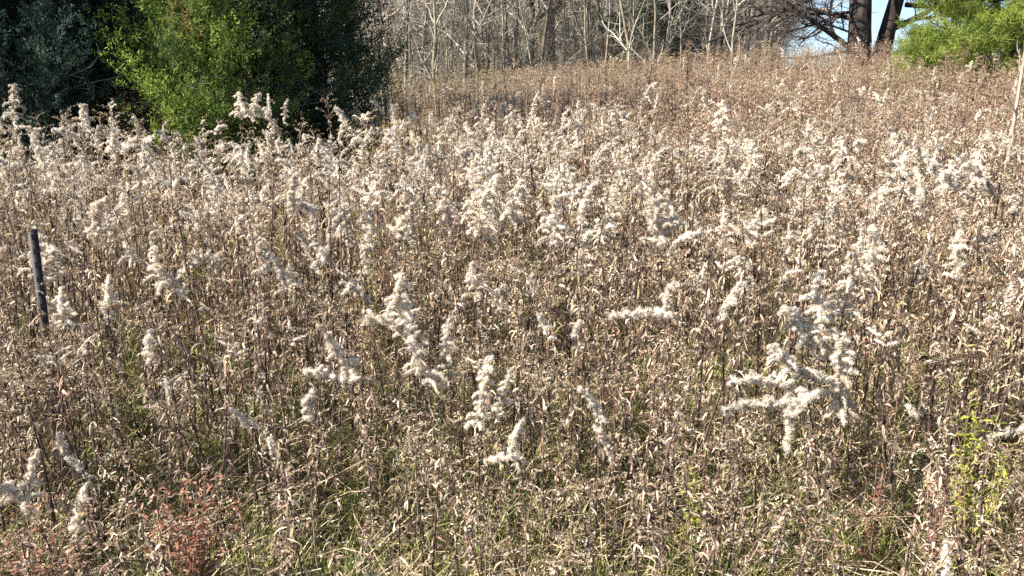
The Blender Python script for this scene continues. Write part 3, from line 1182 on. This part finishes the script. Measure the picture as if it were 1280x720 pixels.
# ------------------------------------------------------------------ bare trees
def grow(r, p, d, L, rad, lvl, out, spec):
    """recursive limb; out[lvl] collects (pts, radii)"""
    n = spec['n'][lvl]
    pts = [p]
    dd = d.copy()
    wob = spec['wob'][lvl]
    for i in range(n - 1):
        dd = unit(dd + r.normal(size=3) * wob + np.array([0, 0, spec['up'][lvl]]))
        pts.append(pts[-1] + dd * L / (n - 1))
    pts = np.array(pts)
    rr = rad * (1 - 0.72 * np.linspace(0, 1, n))
    out[lvl].append((pts, rr))
    if lvl + 1 < len(spec['n']):
        k = spec['kids'][lvl]
        k = int(r.integers(max(1, int(k * .8)), int(k * 1.2) + 1))
        for _ in range(k):
            s = r.uniform(spec['s0'][lvl], 1.0)
            q = at_s(pts, [s])[0]
            i = min(int(s * (n - 1)), n - 2)
            t = unit(pts[i + 1] - pts[i])
            side = unit(np.cross(t, r.normal(size=3)))
            ang = spec['ang'][lvl] * r.uniform(0.6, 1.3)
            nd = t * math.cos(ang) + side * math.sin(ang)
            grow(r, q, nd, L * spec['lr'][lvl] * r.uniform(0.6, 1.2) * (1.25 - 0.6 * s), max(rr[i] * 0.55, 0.0025), lvl + 1, out, spec)


def tree_bufs(seed, h, rad, spec, twigc, barkc=(1, 1, 1)):
    r = np.random.default_rng(seed)
    out = [[] for _ in spec['n']]
    d0 = unit(np.array([r.normal() * 0.05, r.normal() * 0.05, 1.0]))
    for _ in range(spec.get('stems', 1)):
        if spec.get('stems', 1) > 1:
            d0 = unit(np.array([r.normal() * spec['spread'], r.normal() * spec['spread'], 1.0]))
            p = np.array([r.normal() * 0.15, r.normal() * 0.15, -0.05])
            grow(r, p, d0, h * r.uniform(0.6, 1.1), rad * r.uniform(.6, 1.1), 0, out, spec)
        else:
            grow(r, np.array([0, 0, -0.1]), d0, h, rad, 0, out, spec)
    tr, br = Buf(), Buf()
    for lvl, L_ in enumerate(out):
        if not L_:
            continue
        PP = np.stack([a for a, b in L_])
        RR = np.stack([b for a, b in L_])
        k = (9, 5, 3, 3, 3)[lvl] if spec.get('stems', 1) == 1 else 3
        m = len(L_)
        if lvl == 0 and spec.get('stems', 1) == 1:
            multi_tubes(tr, PP, k, RR, np.tile(barkc, (m, 1)))
        else:
            col = np.array(twigc)[r.integers(0, len(twigc), m)] * (1 + .15 * r.normal(size=(m, 1))).clip(.6, 1.4)
            multi_tubes(br, PP, k, RR, col)
    return tr, br


TREE = dict(n=[12, 6, 5, 4], wob=[0.07, 0.18, 0.22, 0.28], up=[0.03, 0.06, 0.05, 0.02], kids=[19, 8, 5], s0=[0.16, 0.15, 0.1],
            ang=[0.95, 0.85, 0.8], lr=[0.34, 0.5, 0.5])
SAPL = dict(n=[9, 6, 4], wob=[0.06, 0.2, 0.28], up=[0.06, 0.10, 0.05], kids=[9, 6], s0=[0.16, 0.15], ang=[0.62, 0.8], lr=[0.22, 0.42])
POLE = dict(n=[10, 5, 4], wob=[0.045, 0.16, 0.25], up=[0.06, 0.12, 0.05], kids=[14, 5], s0=[0.1, 0.15], ang=[0.7, 0.8], lr=[0.16, 0.45])
SHRUB = dict(n=[7, 5, 4], wob=[0.12, 0.22, 0.28], up=[0.03, 0.03, 0.0], kids=[8, 5], s0=[0.15, 0.1], ang=[0.7, 0.8], lr=[0.42, 0.5],
             stems=11, spread=0.42)
TW_GREY = [(0.37, 0.345, 0.295), (0.30, 0.28, 0.225), (0.45, 0.42, 0.36), (0.21, 0.19, 0.155)]  # twig colour lightened to imitate haze in the woods
TW_PALE = [(0.38, 0.355, 0.28), (0.30, 0.285, 0.215), (0.43, 0.405, 0.33)]
TW_PINK = [(0.40, 0.31, 0.26), (0.30, 0.22, 0.19), (0.46, 0.37, 0.31)]

G_TREE = 'bare trees at the edge of the woods'
# pixel x, distance, height m, trunk radius, kind, label
BARE = [
    (690, 30, 12, 0.19, 'grey', 'stout dark bare tree with sunlit left side, thickest in the middle of the woods'),
    (508, 29, 9, 0.075, 'grey', 'slim grey bare tree nearest the dark evergreen'),
    (548, 25.5, 7, 0.065, 'pale', 'pale bare tree forking low into a wide V'),
    (600, 28, 9, 0.085, 'grey', 'grey bare tree lit white on its left side, left of the stout one'),
    (634, 26.5, 6, 0.045, 'pale', 'young bare tree with pale curved limb left of the stout trunk'),
    (672, 28, 9, 0.06, 'dark', 'thin dark bare tree just left of the stout trunk'),
    (757, 29, 9, 0.10, 'dark', 'dark bare tree in front of the green undergrowth'),
    (786, 25.0, 7, 0.060, 'pale', 'light green-grey sapling leaning slightly, brightest of the saplings'),
    (817, 24.6, 5, 0.050, 'pale', 'pale sapling forked like a slingshot'),
    (740, 27, 8, 0.04, 'pale', 'very thin pale sapling left of the green undergrowth'),
    (892, 28, 9, 0.09, 'dark', 'dark bare tree right of the forked saplings'),
    (916, 19, 5, 0.035, 'pale', 'thin pale sapling standing out in the field in front of the woods'),
    (1276, 7.2, 2.6, 0.026, 'pink', 'thin pinkish bare sapling at the right edge of the field'),
]


def place_tree(name, x, y, bufs, barkm, twigm, lab, cat, grp, rz=0.0):
    root = empty(name, (x, y, gh(x, y)), rz)
    tag(root, lab, cat, grp)
    tr, br = bufs
    if tr.n:
        link('trunk', make_mesh('trunk', tr, barkm, smooth=True), root)
    if br.n:
        link('branches', make_mesh('branches', br, twigm), root)
    return root


for i, (px, d, h, rad, kind, lab) in enumerate(BARE):
    q = P(px, 95, d)
    spec = TREE if kind in ('grey', 'dark') else SAPL
    if kind == 'pink':
        spec = dict(SAPL, wob=[0.01, 0.2, 0.28], kids=[5, 4], s0=[0.5, 0.15])
    tw = {'grey': TW_GREY, 'dark': TW_GREY, 'pale': TW_PALE, 'pink': TW_PINK}[kind]
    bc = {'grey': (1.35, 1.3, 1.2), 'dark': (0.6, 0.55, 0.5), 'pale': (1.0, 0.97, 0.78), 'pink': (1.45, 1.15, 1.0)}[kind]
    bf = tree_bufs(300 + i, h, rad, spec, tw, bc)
    if kind == 'pink':       # this one stands quite upright
        tv = bf[0].v[0]
        top = tv[-9:].mean(0)
        for b_ in bf:
            for v_ in b_.v:
                v_[:, :2] -= top[:2] * (v_[:, 2:3] / top[2])
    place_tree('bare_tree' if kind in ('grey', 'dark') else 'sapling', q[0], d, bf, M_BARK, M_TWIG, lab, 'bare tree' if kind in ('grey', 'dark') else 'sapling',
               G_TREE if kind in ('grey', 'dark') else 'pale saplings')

# a few shared forms for the rest of the wood's edge
forms = [tree_bufs(400 + i, (8.5, 9.5, 7.5, 10, 8)[i], (0.08, 0.10, 0.06, 0.12, 0.05)[i], TREE, (TW_GREY, TW_PINK, TW_GREY, TW_GREY, TW_PALE)[i]) for i in range(5)]
shr = [tree_bufs(450 + i, (2.6, 3.2, 2.2, 3.6, 2.8)[i], 0.014, SHRUB, (TW_GREY, TW_PINK, TW_PALE, TW_GREY, TW_GREY)[i]) for i in range(5)]
fm = [(make_mesh('trunk', a, M_BARK, smooth=True), make_mesh('branches', b, M_TWIG)) for a, b in forms]
sm = [make_mesh('bare_shrub', b, M_TWIG) for a, b in shr]
wr = np.random.default_rng(91)
placed = []
src = {}
for i in range(58):
    for _ in range(30):
        y = wr.uniform(27.5, 44)
        u = wr.uniform(-0.25, 0.305)
        if all((u - a) ** 2 + ((y - b) / 60) ** 2 > 0.0006 for a, b in placed):
            break
    placed.append((u, y))
    x = u * y
    k = int(wr.integers(0, 5))
    if k not in src:
        root = empty('bare_tree', (0, 0, 0))
        link('trunk', fm[k][0], root)
        link('branches', fm[k][1], root)
        src[k] = root
    else:
        root = copy_tree(src[k])
    root.location = (x, y, gh(x, y))
    root.rotation_euler = (0, 0, wr.uniform(0, 6.28))
    s = wr.uniform(0.75, 1.2)
    root.scale = (s, s, s)
    tag(root, 'slender grey bare tree among many in the woods behind the field', 'bare tree', 'slender bare trees in the woods')
pol = [tree_bufs(480 + i, (7, 6, 8, 6.5)[i], (0.05, 0.035, 0.065, 0.028)[i], POLE, (TW_GREY, TW_PALE, TW_GREY, TW_PINK)[i],
                 [(1.3, 1.25, 1.1), (1.5, 1.45, 1.2), (.9, .85, .8), (1.3, 1.15, 1.0)][i]) for i in range(4)]
src = {}
for i in range(84):
    y = wr.uniform(26.2, 42)
    u = wr.uniform(-0.21, 0.30)
    k = int(wr.integers(0, 4))
    if k not in src:
        root = empty('young_tree', (0, 0, 0))
        link('trunk', make_mesh('trunk', pol[k][0], M_BARK, smooth=True), root)
        link('branches', make_mesh('branches', pol[k][1], M_TWIG), root)
        src[k] = root
    else:
        root = copy_tree(src[k])
    root.location = (u * y, y, gh(u * y, y))
    root.rotation_euler = (wr.normal() * .04, wr.normal() * .04, wr.uniform(0, 6.28))
    s = wr.uniform(0.7, 1.2)
    root.scale = (s, s, s)
    tag(root, 'thin upright young bare tree in the screen of stems at the edge of the woods', 'young tree', 'thin young trees at the edge of the woods')
for i in range(92):
    u = wr.uniform(-0.22, 0.5)
    if 0.30 < u < 0.42 and wr.uniform() < 0.75:
        u -= 0.3
    y = wr.uniform(28.5, 41) if u < 0.3 else wr.uniform(25.5, 31)
    if 0.40 < u and y < 27:
        y += 3
    x = u * y
    o = link('bare_shrub', sm[int(wr.integers(0, 5))])
    o.location = (x, y, gh(x, y))
    o.rotation_euler = (0, 0, wr.uniform(0, 6.28))
    s = wr.uniform(0.6, 1.15) * (0.55 if u > 0.3 else 1)
    o.scale = (s, s, s)
    tag(o, 'leafless twiggy shrub in the thicket between field and woods', 'shrub', 'leafless shrubs of the thicket')

# woods far behind, one mass
wo = [proto('woods_tree_%d' % i, [a, b], [M_BARK, M_TWIG]) for i, (a, b) in enumerate(forms)]
wo += [proto('woods_underbrush_%d' % i, [b], [M_TWIG]) for i, (a, b) in enumerate(shr)]
wp, wi, wrt, ws = [], [], [], []
for i in range(900):
    y = wr.uniform(44, 110)
    u = wr.uniform(-0.75, 0.30) if wr.uniform() < 0.94 else wr.uniform(0.30, 0.32)
    x = u * y
    wp.append((x, y, gh(x, y)))
    wi.append(int(wr.integers(0, 5)) if wr.uniform() < 0.6 else 5 + int(wr.integers(0, 5)))
    wrt.append((0, 0, wr.uniform(0, 6.28)))
    s = wr.uniform(0.8, 1.4)
    ws.append((s, s, s))
for i in range(120):
    y = wr.uniform(60, 140)
    u = wr.uniform(0.3, 0.75)
    x = u * y
    wp.append((x, y, gh(x, y)))
    wi.append(5 + int(wr.integers(0, 5)))
    wrt.append((0, 0, wr.uniform(0, 6.28)))
    s = wr.uniform(0.4, 0.7)
    ws.append((s, s, s))
o = instancer('woods', 'woods_sources', wo, wp, np.array(wi), wrt, ws)
tag(o, 'far grey-brown leafless woods on the slope beyond the thicket', 'woods', kind='stuff')


# ------------------------------------------------------------------ evergreen undergrowth in the woods
def green_tree(px, d, w, h, lab, seed, pal, dens=1.0, name='evergreen_tree', cat='evergreen tree'):
    r = np.random.default_rng(seed)
    x = P(px, 90, d)[0]
    root = empty(name, (x, d, gh(x, d)))
    tag(root, lab, cat)
    tr, cr = Buf(), Buf()
    tube(tr, np.stack([np.zeros(6), np.zeros(6), np.linspace(-.1, h, 6)], -1), np.linspace(0.04 + h * 0.012, 0.01, 6), 6, np.ones(3))
    nl = int(60 * dens)
    for i in range(nl):
        s = (i + r.uniform()) / nl
        rad = w * 0.5 * (1 - 0.85 * s) * r.uniform(0.6, 1.15)
        az = i * 2.399 + r.normal() * 0.3
        t = np.linspace(0, 1, 4)
        limb = np.stack([math.cos(az) * rad * t, math.sin(az) * rad * t, h * (0.06 + 0.9 * s) + 0.1 * rad * t], -1)
        tube(tr, limb, np.linspace(0.012, 0.004, 4), 3, np.ones(3))
        ns = int(8 + 16 * rad)
        c = at_s(limb, r.uniform(0.3, 1, ns)) + r.normal(size=(ns, 3)) * 0.12
        spray_cloud(cr, c, np.tile([math.cos(az), math.sin(az), 0.], (ns, 1)), r, 12, 0.22, 0.085, pal[r.integers(0, len(pal), ns)], up=0.1)
    link('trunk', make_mesh('trunk', tr, M_DARKBARK), root)
    link('crown', make_mesh('crown', cr, M_NEEDLE), root)


PD = np.array([[0.03, 0.055, 0.028], [0.045, 0.075, 0.04], [0.065, 0.10, 0.05]])
PG = np.array([[0.07, 0.11, 0.04], [0.10, 0.14, 0.05], [0.05, 0.08, 0.035]])
green_tree(838, 33, 4.6, 7, 'dark evergreen standing in the woods behind the slingshot sapling', 501, PD, 1.6)
green_tree(805, 36, 4.0, 7, 'dark evergreen partly hidden behind the brightest sapling', 502, PD, 1.3)
green_tree(766, 30.5, 2.2, 2.6, 'green leafy bush low in the woods beside the dark evergreen', 503, PG, 0.8, 'evergreen_bush', 'bush')
green_tree(722, 38, 4.5, 6, 'olive-green evergreen right of the stout trunk', 504, PG * [1.0, .95, .9], 0.7)
green_tree(655, 31, 1.8, 1.6, 'small green bush left of the stout trunk', 505, PG, 0.5, 'evergreen_bush', 'bush')


# ------------------------------------------------------------------ big old tree with forked trunk and low limbs
def big_tree():
    r = np.random.default_rng(601)
    d = 25.0
    x = P(1090, 60, d)[0]
    z = gh(x, d)
    root = empty('old_tree', (x, d, z))
    tag(root, 'massive dark tree with twin trunks and low sweeping limbs at the top right', 'tree')
    tr, br, tw = Buf(), Buf(), Buf()
    L1 = np.array([[-.25, 0, -.3], [-.35, 0, .8], [-.42, 0, 1.7], [-.50, 0, 2.6], [-.60, .1, 4], [-.5, .1, 7], [-.2, 0, 12]])
    L2 = np.array([[.25, .1, -.3], [.32, .1, .8], [.45, .1, 1.7], [.62, .1, 2.6], [1.2, .1, 4], [1.6, .1, 7], [2.0, 0, 11]])
    tube(tr, L1, [0.54, 0.38, 0.32, 0.31, 0.29, 0.23, 0.08], 14, np.ones(3))
    tube(br, L2, [0.36, 0.27, 0.23, 0.21, 0.19, 0.15, 0.06], 12, np.ones(3))
    SP = dict(n=[8, 6, 5, 4], wob=[0.14, 0.2, 0.25, 0.3], up=[0.0, 0.0, 0.0, -0.02], kids=[12, 8, 6], s0=[0.12, 0.12, 0.1],
              ang=[0.8, 0.8, 0.8], lr=[0.42, 0.5, 0.5])
    out = [[] for _ in range(4)]
    limbs = [((-.45, 0, .95), (-1, -.1, .62), 4.6, .085), ((-.5, 0, 2.2), (-1, .3, .1), 4.5, .06), ((-.4, 0, 1.5), (-.9, .5, .3), 3.5, .04), ((-.5, 0, 1.1), (-1, -.5, .12), 3.0, .05),
             ((.55, .1, 1.7), (1, -.2, .35), 4.2, .10), ((.9, .1, 2.4), (1, .2, .0), 4.5, .08), ((.7, .1, 1.9), (.7, -.7, .05), 3, .05),
             ((-.5, 0, 3.0), (-1, 0, -.05), 5, .10), ((1., .1, 3.4), (1, 0, -.12), 5, .09), ((-.5, 0, 4.2), (-.7, -.7, .1), 5, .1),
             ((1.3, .1, 4.4), (.6, .7, .2), 4.5, .09), ((-.4, 0, 6), (-.8, .4, .4), 4, .08), ((1.6, 0, 6.5), (.8, -.3, .4), 4, .08),
             ((-.4, 0, 1.9), (-.4, .9, .2), 4, .08), ((-.3, 0, 9), (-.4, .3, .9), 3, .06), ((1.9, 0, 9), (.4, -.3, .9), 3, .06)]
    for p, dd, L, rd in limbs:
        grow(r, np.array(p, float), unit(np.array(dd, float)), L, rd, 0, out, SP)
    for lvl in range(4):
        PP = np.stack([a for a, b in out[lvl]])
        RR = np.stack([b for a, b in out[lvl]])
        multi_tubes(br if lvl == 0 else tw, PP, (6, 4, 3, 3)[lvl], RR,
                    np.tile(np.ones(3) if lvl == 0 else np.array([0.07, 0.058, 0.05]), (len(PP), 1)) * (1 + .2 * r.normal(size=(len(PP), 1))).clip(.6, 1.5))
    link('trunk', make_mesh('trunk', tr, M_DARKBARK, smooth=True), root)
    link('limbs', make_mesh('limbs', br, M_DARKBARK, smooth=True), root)
    link('twigs', make_mesh('twigs', tw, M_TWIG), root)


big_tree()


# ------------------------------------------------------------------ pine at the right
def pine(px, d, h, lab, seed, w=6.5, zlow=0.9, s_trunk=0.16):
    r = np.random.default_rng(seed)
    x = P(px, 60, d)[0]
    z = gh(x, d)
    root = empty('pine_tree', (x, d, z))
    tag(root, lab, 'pine tree')
    tr, cr = Buf(), Buf()
    tube(tr, np.stack([np.zeros(8), np.zeros(8), np.linspace(-.2, h, 8)], -1), np.linspace(s_trunk, 0.02, 8), 9, np.ones(3))
    pal = np.array([[0.19, 0.25, 0.045], [0.26, 0.32, 0.06], [0.12, 0.17, 0.035], [0.33, 0.37, 0.09]])
    nl = 62
    for i in range(nl):
        s = (i + r.uniform()) / nl
        zz = zlow + (h - zlow) * s
        rad = w * 0.5 * (1 - 0.9 * s) * r.uniform(0.65, 1.12)
        az = i * 2.399 + r.normal() * 0.3
        t = np.linspace(0, 1, 6)
        limb = np.stack([math.cos(az) * rad * t, math.sin(az) * rad * t, zz + rad * (0.16 * t ** 2 - 0.10 * t)], -1)
        limb[1:] += r.normal(size=(5, 3)) * 0.05
        tube(tr, limb, np.linspace(0.03, 0.007, 6), 4, np.ones(3))
        ns = int(18 + 42 * rad)
        ss = r.uniform(0.3, 1.0, ns)
        c = at_s(limb, ss)
        side = np.array([-math.sin(az), math.cos(az), 0])
        off = (r.normal(size=(ns, 1)) * 0.28 * rad * (1.15 - ss[:, None])).clip(-0.8, 0.8)
        c = c + side * off + r.normal(size=(ns, 3)) * [.13, .13, .14]
        # a puff of needles on each twig end
        k = 36
        dirs = unit(r.normal(size=(ns, k, 3)) + np.array([math.cos(az), math.sin(az), 0.7]) * 0.9)
        base = c[:, None, :] + r.normal(size=(ns, k, 3)) * 0.04 + unit(r.normal(size=(ns, 1, 3)) + np.array([math.cos(az), math.sin(az), 0.3])) * r.uniform(0, 0.22, (ns, k, 1))
        ln = r.uniform(0.06, 0.17, ns * k)
        col = np.repeat(pal[r.choice(4, ns, p=[.35, .3, .2, .15])], k, axis=0) * (1 + .15 * r.normal(size=(ns * k, 1))).clip(.6, 1.4)
        spikes(cr, base.reshape(-1, 3), dirs.reshape(-1, 3), ln, np.full(ns * k, 0.012), col, r)
    link('trunk', make_mesh('trunk', tr, M_DARKBARK, smooth=True), root)
    link('crown', make_mesh('crown', cr, M_PINE), root)


pine(1262, 18.5, 7.0, 'yellow-green pine with soft sunlit boughs at the upper right corner', 701, w=5.4, zlow=0.75)
pine(1160, 21.5, 1.5, 'low young pine at the foot of the tall one', 702, w=2.2, zlow=0.1, s_trunk=0.04)


# ------------------------------------------------------------------ coloured plants in the field
def leafy(px, py, d, h, w, n, pal, lab, cat, name, seed, Lr=(0.015, 0.038), Wr=(0.004, 0.009), mat=None):
    r = np.random.default_rng(seed)
    top = P(px, py, d)
    z = gh(top[0], d)
    h = top[2] - z if h is None else h
    root = empty(name, (top[0], d, z))
    tag(root, lab, cat)
    st, lf = Buf(), Buf()
    n = int(n * 1.9)
    ns = max(3, n // 26)
    for i in range(ns):
        a = r.uniform(0, 6.28)
        q = r.uniform(0.2, 1) * w * 0.5
        pts = stem_curve(h * r.uniform(0.7, 1.02), (q * math.cos(a), q * math.sin(a)), r)
        tube(st, pts, np.linspace(0.003, 0.001, len(pts)), 4, STEMC[1] * 1.1)
        m = n // ns
        s = r.uniform(0.3, 1, m)
        strips(lf, at_s(pts, s) + r.normal(size=(m, 3)) * 0.01, r.uniform(0, 6.28, m), r.uniform(*Lr, m), r.uniform(*Wr, m), r.uniform(-.3, .9, m),
               r.uniform(-1.6, .4, m), r.normal(0, .8, m), pal[r.integers(0, len(pal), m)] * (1 + .15 * r.normal(size=(m, 1))).clip(.6, 1.4), seg=4)
    link('stems', make_mesh('stems', st, M_STEM), root)
    link('leaves', make_mesh('leaves', lf, mat or M_GREEN), root)
    return root


YG = np.array([[0.34, 0.36, 0.05], [0.26, 0.32, 0.05], [0.42, 0.38, 0.08]])
RED = np.array([[0.37, 0.15, 0.10], [0.29, 0.11, 0.08], [0.42, 0.22, 0.15], [0.45, 0.34, 0.26], [0.28, 0.18, 0.13]])
leafy(240, 282, 3.45, None, .20, 150, YG * 1.15, 'yellow-green leafy sprig among white plumes at the left', 'weed', 'leafy_weed', 1)
leafy(1228, 486, 2.5, None, .18, 130, YG, 'bright yellow-green weed among brown stems at the right', 'weed', 'leafy_weed', 2)
leafy(1258, 552, 2.4, None, .10, 45, YG, 'small yellow-green weed below the bright one at the right edge', 'weed', 'leafy_weed', 3)
leafy(455, 290, 3.4, None, .14, 90, YG, 'faint yellow-green weed left of the central cluster', 'weed', 'leafy_weed', 4)
leafy(865, 562, 2.4, None, .10, 60, YG, 'tiny yellow-green weed left below the tip hanging from the big cluster', 'weed', 'leafy_weed', 11)
leafy(235, 600, 2.15, None, .36, 380, RED, 'reddish bramble near the bottom left, right of the cream plume', 'bramble', 'bramble', 5)
leafy(30, 645, 1.95, None, .46, 420, RED, 'reddish bramble in the lower left corner', 'bramble', 'bramble', 6)
leafy(1185, 580, 2.35, None, .16, 130, RED, 'small reddish bramble in the lower right part', 'bramble', 'bramble', 7)
leafy(1100, 582, 2.35, None, .12, 90, RED * .9, 'dull red sprig left of the small reddish bramble', 'bramble', 'bramble', 8)
leafy(480, 240, 4.6, None, .5, 420, RED * [1, 1.25, 1.25], 'pinkish-red bramble patch left of the central cluster', 'bramble', 'bramble', 9)
leafy(1085, 66, 22.8, None, 1.6, 500, RED * [1, 1.2, 1.2], 'rusty bush at the foot of the massive dark tree', 'bush', 'rusty_bush', 10, Lr=(.08, .14), Wr=(.03, .05))

TANB = np.array([[0.42, 0.33, 0.20], [0.34, 0.28, 0.15], [0.48, 0.38, 0.26], [0.26, 0.25, 0.11]])
for i, (px, py, d, ww, lab) in enumerate([
        (500, 84, 23, 1.5, 'olive-tan bush at the foot of the woods beside the dark evergreen'),
        (560, 82, 24, 1.8, 'tan bush under the pale tree that forks into a V'),
        (612, 78, 24.5, 1.6, 'tan-green bush at the foot of the tree lit white on its left side'),
        (660, 80, 24, 1.5, 'tan bush just left of the stout trunk'),
        (768, 66, 23.5, .8, 'tall straw-coloured bush left of the brightest sapling'),
        (838, 66, 23, .9, 'pale straw-coloured bush right of the slingshot sapling'),
        (962, 44, 23, .6, 'tall tan seed-head bush rising alone against the sky gap')]):
    leafy(px, py, d, None, ww, int(420 * ww), TANB * (1.2 if i > 3 else 1), lab, 'bush', 'dry_bush', 60 + i, Lr=(.05, .11), Wr=(.015, .035), mat=M_LEAF)

# ------------------------------------------------------------------ light
SUN_EL, SUN_AZ = R(37), R(-106)      # azimuth from +Y (view direction), negative to the left
sd = bpy.data.lights.new('sun', 'SUN')
sd.energy = 5.0
sd.angle = R(0.5)
sd.color = (1.0, 0.94, 0.84)
so = bpy.data.objects.new('sun', sd)
COL.objects.link(so)
to_sun = Vector((math.cos(SUN_EL) * math.sin(SUN_AZ), math.cos(SUN_EL) * math.cos(SUN_AZ), math.sin(SUN_EL)))
so.rotation_euler = to_sun.to_track_quat('Z', 'Y').to_euler()
so.location = to_sun * 30
w = bpy.data.worlds.new('World')
scene.world = w
w.use_nodes = True
nt = w.node_tree
nt.nodes.clear()
wo_ = nt.nodes.new('ShaderNodeOutputWorld')
bg = nt.nodes.new('ShaderNodeBackground')
sk = nt.nodes.new('ShaderNodeTexSky')
sk.sky_type = 'NISHITA'
sk.sun_disc = False
sk.sun_elevation = SUN_EL
sk.sun_rotation = SUN_AZ
sk.altitude = 100
sk.air_density = 1.0
sk.dust_density = 0.3
bg.inputs['Strength'].default_value = 0.075
tc = nt.nodes.new('ShaderNodeTexCoord')
va = nt.nodes.new('ShaderNodeVectorMath')
va.operation = 'ADD'
va.inputs[1].default_value = (0, 0, 0.09)      # a clearer, bluer band of air low over the horizon
vn = nt.nodes.new('ShaderNodeVectorMath')
vn.operation = 'NORMALIZE'
nt.links.new(tc.outputs['Generated'], va.inputs[0])
nt.links.new(va.outputs[0], vn.inputs[0])
nt.links.new(vn.outputs[0], sk.inputs['Vector'])
nt.links.new(sk.outputs[0], bg.inputs['Color'])
nt.links.new(bg.outputs[0], wo_.inputs['Surface'])

# ------------------------------------------------------------------ camera
cd = bpy.data.cameras.new('camera')
cd.sensor_width = 36
cd.lens = 36 * F / 1280
cd.clip_start = 0.05
cd.clip_end = 3000
co = bpy.data.objects.new('camera', cd)
COL.objects.link(co)
co.location = (0, 0, CAMZ)
co.rotation_euler = (R(90) - PITCH, 0, 0)
scene.camera = co

scene.view_settings.view_transform = 'Standard'
scene.view_settings.look = 'None'
scene.view_settings.gamma = 1
scene.view_settings.exposure = 1.58
scene.cycles.use_denoising = False
scene.cycles.max_bounces = 6
scene.cycles.diffuse_bounces = 3
scene.cycles.transmission_bounces = 4
